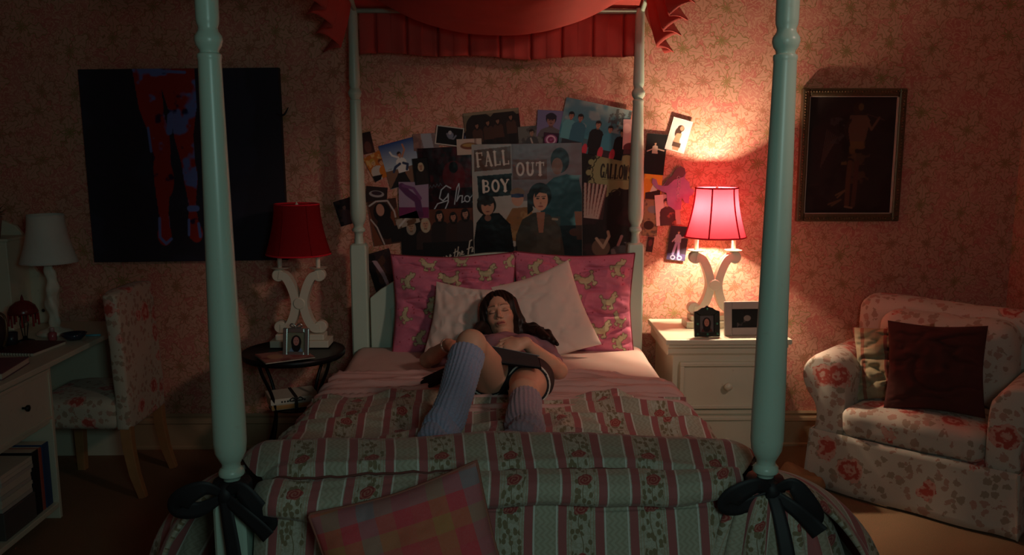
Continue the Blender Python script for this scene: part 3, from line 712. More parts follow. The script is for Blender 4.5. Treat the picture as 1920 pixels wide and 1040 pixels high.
pillow('pink_pillow', 'pink poodle-print pillow leaning on the headboard, the left one', 'pillow', (-.232, 4.345, .885), .65, .52, .15, M_PINK, 1, 11, 0, 3, 230, 190, poodle_pic(1, sp1), piping=PIPE, crump=1.7)
pillow('pink_pillow', 'pink poodle-print pillow leaning on the headboard, the right one', 'pillow', (.385, 4.345, .885), .63, .53, .15, M_PINK, -1, 11, 0, 6, 230, 190, poodle_pic(2, sp2), piping=PIPE, crump=1.7)
pillow('pale_pillow', 'pale pink cotton pillow standing tilted to the right of the head', 'pillow', (.235, 4.195, .85), .42, .46, .11, M_PALE, 19, 20, 4, 12, 70, 70, crump=.6)
pillow('pale_pillow', 'crumpled pale cotton pillow under the left of the head', 'pillow', (-.165, 4.17, .825), .37, .38, .11, M_PALE, -6, 26, -6, 21, 90, 90, crump=2.0, folds=1)
# plaid cushion at the foot
def plaid():
    n = NT('plaid_cotton', 0.85, spec=.15); uv = n.sep(n.co('UV'))
    cols = [(0.74, .06, .09), (.70, .10, .09), (.55, .27, .08), (.74, .07, .10), (.30, .28, .30), (.60, .20, .12)]
    def st(ax, per):
        f = n.m_('FRACT', n.m_('DIVIDE', n.m_('ADD', uv[ax], 10.), per)); c = cols[0]
        for i, k in enumerate(cols[1:]): c = n.mix(n.m_('GREATER_THAN', f, (i+1)/6), c, k)
        return c
    t = n.noise(n.co(), 300., 2.)
    c = n.mix(.5, st(0, .27), st(1, .25)); c = n.mix(n.m_('MULTIPLY', t, .3), c, (.6, .4, .35)); c = n.mix(1., c, (.80, .66, .68), 'MULTIPLY'); n.color(c); n.bump(t, .3, .001); return n.m
pillow('plaid_cushion', 'red and yellow plaid cushion leaning on the foot of the bed', 'cushion', (-.205, 1.985, .645), .44, .44, .16, plaid(), 17, 16, 0, 8, 70, 70, uvs=True, crump=.5, piping=simple('cushion_piping', (.30, .10, .07), .8))
bn = thing('foot_bench', 'low cream bench holding the plaid cushion at the bed foot', 'bench', (-.1, 1.93, 0))
MB().box(-.55, .55, -.15, .13, .36, .42).build('seat', M_CREAM, bn, bevel=.012)
for sx in (-1, 1):
    for sy in (-1, 1): MB().box(sx*.49-.025, sx*.49+.025, -.01+sy*.1-.025, -.01+sy*.1+.025, 0, .36).build('leg', M_CREAM, bn, bevel=.004)
# ------------------------------------------------------------------ scroll lamps
def shade_mat(name, lit):
    n = NT(name, 0.8, spec=.1); t = n.t; n.t.nodes.remove(n.b)
    w = n.noise(n.co(), 160., 2.)
    d = n.N('ShaderNodeBsdfDiffuse'); tr = n.N('ShaderNodeBsdfTranslucent'); mx = n.N('ShaderNodeMixShader'); mx.inputs[0].default_value = .55
    c = (.20, .012, .018) if lit else (.46, .026, .032); c2 = (.115, .0105, .018) if lit else (.5, .03, .04)
    n.put(d.inputs[0], n.mix(w, tuple(k*.9 for k in c), c)); n.put(tr.inputs[0], n.mix(w, tuple(k*.88 for k in c2), c2))
    t.links.new(d.outputs[0], mx.inputs[1]); t.links.new(tr.outputs[0], mx.inputs[2]); t.links.new(mx.outputs[0], t.nodes['Material Output'].inputs[0])
    return n.m
M_TRIM = simple('shade_trim_red', (0.75, 0.012, 0.035), .8)
M_BULB = NT('frosted_bulb', .3).m
def scroll_lamp(x, Y, z, label, lit):
    t = thing('table_lamp', label, 'lamp', (x, Y, z), 0, 'cream scroll-base lamps with red shades')
    MB().box(-.15, .15, -.065, .065, 0, .036).build('plinth', M_LAMPW, t, bevel=.003); MB().box(-.125, .125, -.05, .05, .036, .066).build('plinth_step', M_LAMPW, t, bevel=.005)
    for sx in (-1, 1):
        pts = catmull([(sx*.104, 0, .094), (sx*.07, 0, .096), (sx*.038, 0, .145), (sx*.02, 0, .225), (sx*.036, 0, .30), (sx*.066, 0, .36), (sx*.100, 0, .372)], 7)
        m = MB().tube(pts, 1.0, 4, flat=(.030, .030) if False else (.028, .021))
        for zz in (.100, .370): m.lathe([(.029, -.024), (.032, -.02), (.032, .02), (.029, .024)], n=24, M=Matrix.Translation((sx*.104, 0, zz)) @ Matrix.Rotation(PI/2, 4, 'X'))
        m.build('scroll', M_LAMPW, t)
    MB().lathe([(.026, -.034), (.031, -.03), (.031, .03), (.026, .034)], n=24, M=Matrix.Translation((0, 0, .225)) @ Matrix.Rotation(PI/2, 4, 'X')).build('medallion', M_LAMPW, t, bevel=.002)
    for sx in (-1, 1):
        MB().lathe([(.012, .398), (.040, .403), (.047, .409), (.015, .409)], (sx*.098, 0, 0), 20).build('drip_plate', M_LAMPW, t)
        MB().lathe([(.0115, .405), (.0115, .53)], (sx*.098, 0, 0), 16).build('candle_tube', M_LAMPW, t)
    MB().box(-.098, .098, -.004, .004, .462, .472).build('crossbar', M_LAMPW, t)
    MB().tube([(0, 0, .472), (0, 0, .735)], .004, 8).build('harp', M_LAMPW, t)
    sh = shade_mat('lit_shade_silk' if lit else 'unlit_shade_silk', lit)
    z0, hh, rb, rt, n6 = .478, .255, .163, .112, 6
    V = []; nr, na = 16, 6*8
    def rad(h): return rt+(rb-rt)*(1-h)**1.7
    for j in range(nr):
        h = j/(nr-1)
        for i in range(na):
            a = 2*PI*i/na; k = (i % 8)/8; sc_ = 1-.035*math.sin(PI*k)*1.0
            r = rad(h)*sc_; V.append((r*math.cos(a+R(6)), .9*r*math.sin(a+R(6)), z0+hh*h))
    MBs = mesh_obj('shade', V, grid_faces(na, nr, wrap=True), sh, t, smooth=True)
    if lit or True:
        for k in range(6):
            a = 2*PI*k/6+R(6); MB().tube([(rad(j/10)*1.012*math.cos(a), .9*rad(j/10)*1.012*math.sin(a), z0+hh*j/10) for j in range(11)], .0042 if lit else .002, 6).build('seam', M_TRIM if lit else sh, t, smooth=True)
    for h, rr in ((0, rb), (1, rt)):
        MB().tube([(rr*1.0*math.cos(R(6)+2*PI*i/48)*(1-.035*math.sin(PI*(i % 8)/8)), .9*rr*math.sin(R(6)+2*PI*i/48)*(1-.035*math.sin(PI*(i % 8)/8)), z0+hh*h) for i in range(49)], .0045, 6).build('trim', M_TRIM, t, smooth=True)
    MB().lathe([(.007, .72), (.009, .732), (.004, .740), (.001, .748)], n=12).build('finial', M_LAMPW, t, smooth=True)
    for sx in (-1, 1):
        MB().lathe([(.008, .53), (.015, .545), (.017, .56), (.010, .585), (.001, .605)], (sx*.035, 0, 0), 14).build('bulb', bulbm(lit), t, smooth=True)
        if lit: light('lamp_bulb_light', 'POINT', (x+sx*.035, Y, z+.625), 27., (1.0, .78, .52), .014)
    return t
_bm = {}
def bulbm(lit):
    if lit not in _bm:
        n = NT('lit_bulb' if lit else 'unlit_bulb', .3); n.color((.9, .85, .75))
        if lit: n.b.inputs['Emission Color'].default_value = (1, .7, .4, 1); n.b.inputs['Emission Strength'].default_value = 12; n.b.inputs['Transmission Weight'].default_value = .0
        _bm[lit] = n.m
    return _bm[lit]
scroll_lamp(1.133, 4.44, .742, 'lit table lamp with glowing red shade on the white nightstand', True)
scroll_lamp(-1.03, 4.36, .665, 'unlit table lamp with red shade on the round black table', False)
# bulbs are glass: their lamps sit inside, so they must not block them
for o in COL.objects:
    if o.name.startswith('bulb') : pass

# ------------------------------------------------------------------ nightstand with drawers
ns = thing('nightstand', 'cream two-drawer nightstand on the right of the bed', 'nightstand', (1.14, 4.37, 0))
MB().box(-.315, .315, -.255, .265, .715, .742).build('top', M_CREAM, ns, bevel=.005)
MB().prism([(-.245, .715), (-.245, .70), (-.232, .695), (-.232, .668), (-.222, .655), (.255, .655), (.255, .715)], 'x', -.30, .30).build('frieze', M_CREAM, ns, bevel=.002)
MB().box(-.272, .272, -.222, .255, .05, .66).build('body', M_CREAM, ns, bevel=.003)
MB().box(-.285, .285, -.235, .255, 0, .075).build('plinth', M_CREAM, ns, bevel=.004)
for z0, z1 in ((.385, .625), (.095, .345)):
    MB().box(-.245, .245, -.226, -.18, z0, z1).build('drawer_gap', simple('gap_shadow_wood', (.1, .08, .05), .9), ns) if False else None
    d = MB().box(-.238, .238, -.236, -.20, z0, z1).build('drawer', M_CREAM, ns, bevel=.003)
    for a, b, c, e in ((-.238, .238, z1-.020, z1), (-.238, .238, z0, z0+.020), (-.238, -.218, z0+.020, z1-.020), (.218, .238, z0+.020, z1-.020)): MB().box(a, b, -.250, -.236, c, e).build('drawer_moulding', M_CREAM, d, bevel=.003)
    MB().lathe([(.008, 0), (.007, .012), (.010, .018), (.019, .026), (.021, .036), (.016, .045), (.001, .049)], n=20, M=Matrix.Translation((0, -.234, (z0+z1)/2)) @ Matrix.Rotation(PI/2, 4, 'X')).build('knob', M_CREAM, d, smooth=True)
MB().box(-.272, .272, -.232, -.222, .352, .376).build('rail', M_CREAM, ns, bevel=.003)

# ------------------------------------------------------------------ printed sheets
def sheet(name, pic, w, h, mat, parent=None, loc=None, th=.0008, y=0):
    """picture standing in the x/z plane, centred, facing -y"""
    nx, ny = pic.nx, pic.ny; X, Y = pic.X, pic.Y
    V = np.stack([(X-.5)*w, np.zeros_like(X)+y, (.5-Y)*h], -1).reshape(-1, 3); F = grid_faces(nx, ny)[:, ::-1]
    ring = list(range(nx))+[j*nx+nx-1 for j in range(1, ny)]+[(ny-1)*nx+i for i in range(nx-2, -1, -1)]+[j*nx for j in range(ny-2, 0, -1)]
    n0 = len(V); V2 = V[ring]+np.array([0, th, 0]); L = len(ring)
    F2 = np.array([(ring[i], n0+i, n0+(i+1) % L, ring[(i+1) % L]) for i in range(L)])
    c = pic.c.reshape(-1, 3); return mesh_obj(name, np.vstack([V, V2]), np.vstack([F, F2]), mat, parent, col=np.vstack([c, c[ring]*0+.6]), loc=loc)

POSTERS = []
def poster(name, label, cat, u, v, w, h, rot, pic, k, mat=None, group=None):
    """u, v centre in the wall, w, h size in pixels at the wall, rot clockwise degrees, k layer"""
    Yp = WALLY-.003-.0014*k; c = atY(u, v, Yp); s = atY(u+1, v, Yp).x-atY(u, v, Yp).x; sz = atY(u, v-1, Yp).z-atY(u, v, Yp).z
    o = sheet(name, pic, w*s, h*sz, mat or M_PRINT, loc=c); o.rotation_euler = (0, R(rot), 0)
    tag(o, label, cat, group or 'pictures pinned over the headboard'); return o
def P_(w, h, bg, res=1.25): return Pic(max(8, int(w*res)), max(8, int(h*res)), bg, h/w)

# --- small pictures, left to right
p = P_(22, 40, (40, 18, 20)); p.ell(.5, .7, .3, .5, (120, 70, 60)).grad((30, 14, 18), (110, 60, 50), 0, 1, .5)
poster('photo_clipping', 'small dark sliver of a photo beside the left headboard post, topmost there', 'picture', 688, 268, 22, 40, -12, p, 1)
p = P_(42, 50, (196, 110, 40)); p.blotch(6, (230, 190, 120), 0, .7, 2); p.man(.35, .3, .3, (190, 150, 60), (220, 170, 120), (200, 190, 180)); p.man(.7, .42, .26, (120, 60, 30), (220, 165, 120), (210, 120, 40)); p.poly([(0, .75), (.5, .85), (.3, 1), (0, 1)], (30, 20, 25))
poster('photo_card', 'orange and yellow photo card of two people by the left headboard post', 'picture', 709, 311, 38, 50, -27, p, 2)
p = P_(68, 84, (60, 110, 175)); p.grad((30, 70, 140), (190, 205, 215), 0, .62); p.rect(0, .6, 1, 1, (130, 95, 75)); p.poly([(.42, .62), (.5, .62), (.62, 1), (.0, 1)], (35, 28, 30)); p.blotch(9, (120, 110, 100), .1, .5, 4, (0, .55, 1, .7))
p.man(.5, .3, .14, (50, 30, 25), (190, 130, 100), (225, 225, 220), face=False)
p.line([(.46, .36), (.3, .28), (.26, .2)], .05, (225, 225, 220)); p.line([(.56, .36), (.68, .22), (.66, .1)], .05, (190, 130, 100)); p.line([(.45, .5), (.3, .55), (.22, .64)], .07, (50, 60, 90)); p.line([(.55, .5), (.66, .55), (.6, .66)], .07, (50, 60, 90)); p.rect(.34, .56, .66, .66, (60, 110, 175), 0)
poster('photo_poster', 'blue sky poster of a person jumping over a road', 'poster', 753, 306, 66, 84, -15, p, 3)
p = P_(48, 32, (130, 115, 115)); p.blotch(5, (190, 160, 150), 0, .7, 7); p.poly([(.3, 0), (.7, 0), (.8, 1), (.4, 1)], (160, 165, 175)); p.rect(0, 0, .3, 1, (120, 80, 70), .6)
poster('photo_card', 'faded grey landscape snapshot right of the blue sky poster', 'picture', 799, 266, 48, 32, -3, p, 4)
p = P_(52, 36, (200, 195, 185)); p.rect(.045, .065, .955, .935, (14, 12, 16)); p.ell(.52, .45, .12, .12, (120, 130, 150)); p.line([(.4, .4), (.5, .6), (.65, .62), (.72, .45)], .06, (120, 125, 140)); p.ell(.5, .32, .06, .07, (180, 180, 185))
poster('photo_card', 'white-bordered black photo card tilted above the dark script poster', 'picture', 843, 255, 52, 36, 7, p, 6)
p = P_(14, 14, (20, 24, 48)); p.ell(.5, .6, .3, .25, (90, 100, 130))
poster('sticker', 'tiny navy sticker beside the white-bordered black card', 'sticker', 875, 256, 14, 14, 0, p, 4)
p = P_(48, 31, (195, 180, 165)); p.ell(.5, .45, .36, .14, (120, 70, 50)); p.ell(.48, .4, .26, .07, (170, 140, 80)); p.rect(.7, 0, .78, 1, (110, 80, 70), .6)
poster('photo_card', 'pale torn card with a brown dish print above the large band poster', 'picture', 880, 275, 47, 30, -2, p, 9)
def band_pic(w, h, bg, men, floorc=None):
    p = P_(w, h, bg); return p
p = P_(105, 70, (45, 30, 28)); p.ell(.5, .5, .56, .44, (34, 24, 24)); p.rect(0, 0, 1, .16, (120, 108, 88)); p.poly([(0, 0), (.1, .1), (.08, .35), (0, .5)], (115, 105, 85)); p.ell(.28, .42, .26, .26, (36, 25, 24)); p.ell(.72, .38, .28, .26, (36, 25, 24)); p.rect(0, .0, 1, .07, (140, 128, 104))
for x, y in ((.22, .36), (.42, .31), (.60, .29), (.84, .22)): p.man(x, y, .085, (28, 18, 16), (150, 105, 85), (74, 48, 38), (24, 18, 20), long=True)
poster('band_poster', 'brown group poster of four long-haired figures under arches, top centre', 'poster', 924, 242, 104, 70, -6, p, 5)
p = P_(46, 42, (105, 110, 105)); p.blotch(5, (60, 60, 62), 0, .7, 9); p.man(.55, .3, .24, (40, 30, 26), (165, 130, 110), (70, 74, 76)); p.line([(.5, .55), (.6, .95)], .06, (180, 175, 165))
poster('photo_clipping', 'grey-green clipping of a man in a coat beside the four-figure poster', 'picture', 995, 257, 46, 42, -4, p, 6)
p = P_(54, 52, (118, 118, 160)); p.man(.48, .36, .42, (30, 26, 40), (140, 105, 100), (95, 95, 100), cap=(38, 34, 52))
poster('portrait_card', 'lilac portrait card of a man in a dark knitted cap', 'picture', 1034, 232, 54, 50, 3, p, 7)
p = P_(30, 28, (60, 30, 55)); p.ell(.5, .5, .42, .36, (150, 80, 130)); p.line(_arc(.5, .5, .28, .28, 0, 500, 30), .07, (220, 200, 215)); p.line(_arc(.5, .5, .14, .14, 0, 300, 20), .07, (120, 20, 60))
poster('sticker', 'round pink and white swirl print beneath the lilac portrait card', 'sticker', 1033, 262, 28, 26, 4, p, 8)
p = P_(128, 96, (90, 155, 165)); p.grad((150, 165, 165), (60, 140, 155), 0, .6, .8); p.blotch(3, (50, 120, 140), 0, .7, 3); p.blotch(7, (170, 180, 175), .1, .5, 5, (0, 0, 1, .5)); p.blotch(22, (70, 60, 60), .0, .75, 6, (.68, .02, 1, .45)); p.rect(0, .72, 1, 1, (70, 40, 52), .5)
p.man(.13, .33, .10, (25, 20, 22), (170, 120, 100), (90, 165, 175), (40, 50, 60)); p.man(.27, .34, .10, (25, 20, 22), (160, 115, 100), (50, 110, 130), (40, 50, 60)); p.man(.55, .40, .10, (40, 28, 24), (180, 135, 110), (16, 16, 22), (14, 14, 18)); p.man(.74, .44, .09, (30, 20, 20), (180, 135, 115), (60, 140, 160), (50, 40, 50)); p.man(.93, .46, .09, (30, 20, 20), (170, 130, 110), (18, 18, 26), (14, 14, 18))
for x in (.42, .66, .84): p.ell(x, .93, .04, .09, (190, 60, 80))
poster('band_poster', 'teal group poster of five standing figures, top right', 'poster', 1114, 242, 126, 96, 11.5, p, 8)
p = P_(24, 56, (205, 165, 165)); p.ell(.6, .95, .55, .4, (90, 30, 40)); p.ell(.3, .3, .3, .4, (225, 190, 185))
poster('photo_card', 'narrow pale pink card behind the right headboard post', 'picture', 1180, 252, 24, 56, 1, p, 10)
p = P_(40, 76, (12, 10, 12)); p.man(.45, .24, .13, (40, 26, 20), (200, 160, 130), (205, 195, 175), (20, 18, 20), face=False); p.line([(.4, .36), (.08, .44)], .05, (205, 190, 170)); p.line([(.5, .36), (.9, .40)], .05, (205, 190, 170)); p.rect(.3, .56, .6, .95, (14, 12, 14))
poster('photo_card', 'black photo card of a figure with arms spread, right of the post', 'picture', 1229, 289, 38, 76, 5, p, 6)
p = P_(38, 64, (215, 210, 205)); p.ell(.5, .28, .17, .17, (60, 38, 30)); p.ell(.42, .42, .16, .28, (64, 40, 32)); p.ell(.55, .27, .09, .12, (190, 140, 115)); p.poly([(.36, .45), (.62, .42), (.6, .66), (.7, .78), (.66, .95), (.36, .95), (.3, .7)], (190, 140, 110)); p.rect(.30, .72, .70, .85, (80, 60, 50))
poster('photo_card', 'white photo card of a long-haired woman, upper right', 'picture', 1273, 254, 38, 62, 15, p, 7)
p = P_(34, 52, (226, 150, 40)); p.poly([(.1, .75), (.95, .6), (.95, 1), (.1, 1)], (50, 24, 20)); p.poly([(.35, .72), (.62, .2), (.75, .65)], (220, 215, 205)); p.blotch(4, (250, 190, 60), 0, .6, 3, (0, 0, 1, .5))
poster('photo_card', 'orange and yellow boat card beneath the black arms-spread card', 'picture', 1224, 349, 34, 50, 3, p, 4)
p = P_(28, 66, (150, 120, 90)); p.blotch(5, (70, 60, 60), 0, .7, 11); p.ell(.4, .7, .35, .3, (60, 32, 24)); p.ell(.6, .25, .35, .25, (120, 120, 125))
poster('photo_clipping', 'beige face clipping close against the right headboard post', 'picture', 1220, 409, 28, 66, 3, p, 3)
p = P_(14, 30, (60, 26, 28)); p.ell(.5, .4, .3, .5, (110, 50, 50))
poster('photo_clipping', 'small dark red scrap below the beige face clipping', 'picture', 1219, 458, 12, 28, 8, p, 2)
p = P_(46, 60, (190, 160, 160)); p.rect(0, 0, .35, 1, (220, 205, 200), .8); p.man(.48, .26, .30, (70, 40, 30), (215, 165, 140), (75, 45, 50)); p.blotch(5, (200, 110, 90), .1, .5, 13, (.3, .6, 1, 1))
poster('portrait_card', 'pink-toned portrait card beneath the purple cut-out figure', 'picture', 1252, 393, 46, 58, -5, p, 6)
p = P_(36, 64, (46, 36, 52)); p.rect(0, .8, 1, 1, (70, 60, 100)); p.man(.48, .18, .15, (90, 50, 40), (200, 160, 150), (170, 165, 200), face=False); p.line([(.42, .5), (.3, .82)], .13, (160, 150, 205)); p.line([(.55, .5), (.6, .84)], .13, (160, 150, 205)); p.line([(.36, .34), (.2, .46)], .07, (180, 170, 200)); p.line([(.6, .34), (.82, .3)], .07, (180, 170, 200)); p.line(_arc(.32, .92, .11, .055, 0, 360), .05, (190, 190, 220)); p.line(_arc(.68, .92, .11, .055, 0, 360), .05, (190, 190, 220)); p.rect(.25, .3+.28, .7, .62, (46, 36, 52), 0)
poster('photo_card', 'dark violet roller-skater card, lowest beside the lit lamp', 'picture', 1271, 456, 35, 64, 6, p, 7)
# purple cut-out figure
cut = [(640, 428), (662, 440), (670, 470), (662, 500), (690, 525), (696, 560), (722, 575), (712, 600), (690, 612), (688, 655), (664, 650), (645, 620), (640, 690), (600, 694), (556, 660), (552, 590), (520, 580), (490, 562), (462, 530), (466, 500), (490, 508), (500, 540), (530, 548), (560, 505), (590, 480), (606, 445)]
cu = [(1080+a/3.25, 180+b/3.25) for a, b in cut]; Yc = WALLY-.003-.0014*8; cc = atY(1263, 352, Yc)
cm = MB().prism([((atY(u, v, Yc)-cc).x, (atY(u, v, Yc)-cc).z) for u, v in cu], 'y', 0, .0012)
cn = NT('purple_cutout_print', .5); cf = cn.noise(cn.co(), 28., 3.); cn.color(cn.mix(cf, (.28, .12, .32), (.44, .22, .38)))
ct = thing('cutout_figure', 'purple cut-out paper figure seen from behind above the lit lamp', 'picture', cc, 0, 'pictures pinned over the headboard'); cm.build('paper', cn.m, ct)
hairp = [(640, 428), (662, 440), (668, 470), (655, 492), (632, 500), (598, 510), (560, 545), (535, 548), (562, 505), (590, 480), (606, 445)]
MB().prism([((atY(1080+a/3.25, 180+b/3.25, Yc)-cc).x, (atY(1080+a/3.25, 180+b/3.25, Yc)-cc).z) for a, b in hairp], 'y', -.0008, 0).build('printed_hair', simple('cutout_hair', (.12, .05, .07), .5), ct)
for k in range(7):
    q = atY(1080+(625+4*math.sin(k))/3.25, 180+(500+k*22)/3.25, Yc)-cc; MB().tube([(q.x+.008*math.cos(a), -.001, q.z+.011*math.sin(a)) for a in np.linspace(0, 2*PI, 11)], .0012, 5).build('chain_link', simple('chain_print', (.55, .45, .5), .5), ct)

# --- large ones
p = P_(106, 128, (32, 12, 18)); p.blotch(4, (95, 22, 32), 0, .75, 21, (0, 0, 1, .6)); p.blotch(9, (60, 16, 24), .1, .6, 24); p.ell(.62, .42, .2, .26, (110, 26, 34), a=.5); p.ell(.62, .3, .08, .1, (20, 8, 12))
W = (190, 205, 215)
p.line([(.55, .60), (.47, .56), (.38, .62), (.34, .74), (.40, .78), (.48, .72), (.50, .68), (.49, .80), (.42, .92), (.30, .98), (.22, .92), (.30, .82), (.48, .78)], .018, W)
p.line([(.60, .84), (.66, .60), (.70, .54), (.70, .62), (.64, .80), (.70, .72), (.75, .72), (.73, .82), (.78, .80)], .016, W)
p.line(_arc(.83, .77, .045, .045, 0, 360), .016, W); p.line([(.88, .76), (.95, .70), (1.0, .66)], .013, W); p.line([(.92, .82), (.97, .78), (.94, .74), (1., .80)], .013, W)
for i in range(6): p.line([(.05+i*.06, .60-i*.008), (.07+i*.06, .56-i*.008), (.10+i*.06, .60-i*.008)], .008, (90, 105, 115))
poster('script_poster', 'dark red poster with pale cursive lettering left of the largest poster', 'poster', 839, 340, 106, 128, -3, p, 5, M_GLOSS)
p = P_(30, 52, (18, 14, 16)); p.man(.5, .3, .36, (190, 170, 140), (180, 135, 110), (40, 30, 30), long=True)
poster('photo_clipping', 'narrow dark clipping of a blond head left of the script poster', 'picture', 790, 321, 29, 50, -6, p, 8)
p = P_(56, 68, (160, 140, 165)); p.rect(0, .7, 1, 1, (120, 40, 90)); p.line([(.1, .12), (.3, .3), (.62, .5), (.7, .9)], .22, (95, 50, 95)); p.line([(.15, .1), (.5, .18), (.72, .45)], .1, (120, 70, 120)); p.ell(.68, .9, .14, .12, (90, 40, 80))
poster('photo_card', 'mauve and magenta card of a bent figure under the blue sky poster', 'picture', 776, 375, 56, 68, 0, p, 7)
p = P_(144, 100, (88, 46, 34)); p.grad((120, 66, 44), (40, 22, 22), 0, .9, .7); p.blotch(4, (60, 30, 26), 0, .5, 31)
p.poly([(0, .2), (.26, .1), (.30, 1), (0, 1)], (20, 15, 18))
p.man(.14, .30, .115, (150, 140, 125), (175, 140, 115), (24, 18, 20), (18, 14, 16), long=True); p.man(.33, .26, .12, (180, 165, 140), (190, 145, 120), (52, 36, 34), (26, 20, 20), long=True)
p.man(.52, .12, .11, (26, 18, 18), (185, 140, 120), (36, 26, 26), (20, 16, 18), long=True); p.man(.70, .15, .10, (26, 18, 18), (170, 120, 100), (50, 32, 30), (20, 16, 18), long=True); p.man(.86, .10, .11, (26, 18, 18), (175, 130, 110), (50, 36, 36), (20, 16, 18), long=True)
p.grad((88, 46, 34), (16, 12, 14), .55, .9, 0); p.rect(.28, .62, 1, 1, (18, 14, 15)); p.rect(0, .75, 1, 1, (16, 12, 14))
WH = (200, 195, 180)
def cur(pts, w=.011): p.line([(x, y) for x, y in pts], w, WH)
cur([(.52, .93), (.55, .90), (.53, .97), (.50, .98)]); cur([(.57, .93), (.60, .90), (.585, .88), (.57, .95), (.61, .94)]); cur([(.62, .92), (.65, .88), (.635, .86), (.62, .93), (.66, .92)])
cur([(.71, .76), (.69, .92), (.72, .90)]); cur([(.685, .83), (.73, .80)]); cur([(.75, .72), (.73, .90), (.755, .82), (.77, .83), (.765, .89)]); cur([(.785, .86), (.81, .82), (.795, .80), (.785, .87), (.82, .86)])
cur([(.93, .60), (.905, .62), (.89, .74), (.87, .90), (.85, .95)], .015); cur([(.865, .77), (.93, .73)]); cur([(.93, .80), (.955, .76), (.94, .74), (.925, .82), (.97, .80)])
poster('band_poster', 'brown group poster of five long-haired heads with white handwriting, lower left', 'poster', 823, 442, 142, 100, -2, p, 6)
p = P_(36, 50, (36, 24, 30)); p.blotch(4, (90, 60, 55), .1, .6, 41); p.ell(.5, .62, .2, .16, (150, 150, 165)); p.man(.5, .3, .26, (30, 20, 20), (110, 80, 75), (60, 44, 50))
poster('photo_card', 'small dark photo card left of the left headboard post', 'picture', 648, 397, 34, 48, -17, p, 2)
p = P_(44, 34, (50, 34, 34)); p.ell(.5, .45, .35, .16, (170, 160, 160)); p.ell(.5, .4, .25, .1, (60, 40, 50))
poster('photo_clipping', 'small dark clipping above the torn white-edged portrait', 'picture', 706, 365, 40, 30, 5, p, 3)
p = P_(58, 86, (120, 66, 44)); p.poly([(0, 0), (1, 0), (1, .2), (.75, .3), (.7, .6), (1, 1), (.3, 1), (.1, .6)], (74, 44, 34)); p.ell(.45, .28, .30, .34, (26, 17, 18)); p.ell(.4, .22, .14, .2, (190, 140, 120)); p.ell(.5, .62, .3, .4, (30, 20, 22)); p.line([(.05, .1), (.3, .02), (.7, .04), (.88, .3), (.9, .6), (1, .85)], .055, (190, 180, 175)); p.line([(.02, .4), (.2, .6), (.36, 1)], .045, (190, 180, 175)); p.poly([(.6, .62), (1, .6), (1, .98), (.62, .98)], (30, 22, 24))
poster('portrait_clipping', 'torn portrait of a dark-haired woman with a ragged white edge', 'picture', 722, 416, 54, 84, -8, p, 5)
p = P_(44, 22, (100, 70, 50)); p.blotch(4, (190, 180, 165), 0, .7, 43); p.line([(.1, .8), (.5, .3), (.95, .4)], .08, (200, 195, 190))
poster('photo_clipping', 'small brown and white scrap under the mauve card', 'picture', 764, 412, 44, 22, -18, p, 7)
p = P_(52, 84, (52, 34, 38)); p.blotch(3, (100, 60, 40), .1, .6, 44); p.poly([(.2, .15), (.4, .2), (.55, .5), (.62, .9), (.5, .9), (.42, .55)], (180, 150, 160)); p.ell(.25, .1, .14, .12, (24, 16, 18)); p.rect(.0, .2, .25, .8, (20, 14, 16), .8)
poster('photo_card', 'dark photo card of a slim figure low behind the left pink pillow', 'picture', 719, 512, 48, 84, -16, p, 4)
# main band poster
p = P_(205, 214, (162, 162, 154), 1.5); p.grad((150, 150, 150), (176, 172, 158), 0, 1, .6); p.rect(.36, 0, 1, .5, (86, 76, 86), .75)
p.poly([(.02, .05), (.355, .02), (.355, .215), (.02, .235)], (92, 62, 48)); text(p, 'FALL', .035, .075, .31, .125, (205, 198, 185), .2, -4)
p.poly([(.37, .135), (.68, .14), (.68, .315), (.37, .31)], (98, 62, 52)); text(p, 'OUT', .40, .165, .27, .115, (195, 188, 178), .2, 0)
p.poly([(.045, .275), (.36, .255), (.355, .445), (.055, .465)], (22, 20, 22)); text(p, 'BOY', .085, .315, .26, .105, (215, 208, 195), .22, -2)
# back standing figure in teal
p.poly([(.62, .40), (.74, .30), (.86, .27), (.97, .30), (1., .45), (1., 1.), (.7, 1.), (.62, .8)], (40, 74, 80)); p.blotch(5, (90, 150, 155), .05, .8, 51, (.62, .28, 1, .72)); p.ell(.80, .15, .085, .115, (32, 26, 28)); p.ell(.775, .20, .05, .075, (120, 88, 72)); p.poly([(.93, .60), (1, .6), (1, .85), (.95, .85)], (130, 98, 80)); p.ell(.93, .78, .05, .035, (140, 100, 82))
p.rect(.62, .72, 1, 1, (20, 18, 20), .8)
# cap man
p.poly([(.30, .66), (.36, .56), (.5, .55), (.56, .62), (.56, .9), (.34, .84)], (134, 96, 56)); p.blotch(12, (170, 140, 95), .1, .5, 53, (.3, .56, .56, .85)); p.ell(.41, .475, .055, .07, (185, 140, 115)); p.ell(.41, .425, .065, .045, (125, 105, 85)); p.rect(.35, .435, .465, .465, (45, 52, 90)); p.ell(.41, .45, .05, .02, (48, 56, 92))
# left man
p.poly([(.0, .86), (.03, .68), (.1, .60), (.24, .60), (.34, .70), (.37, .92), (.37, 1), (0, 1)], (22, 21, 23)); p.ell(.125, .53, .088, .09, (36, 26, 22)); p.ell(.135, .54, .058, .08, (180, 135, 110)); p.ell(.12, .485, .08, .045, (38, 27, 23)); p.ell(.112, .53, .012, .006, (60, 40, 34)); p.ell(.155, .53, .012, .006, (60, 40, 34)); p.ell(.135, .585, .018, .006, (120, 70, 62)); p.ell(.135, .64, .03, .03, (120, 84, 68))
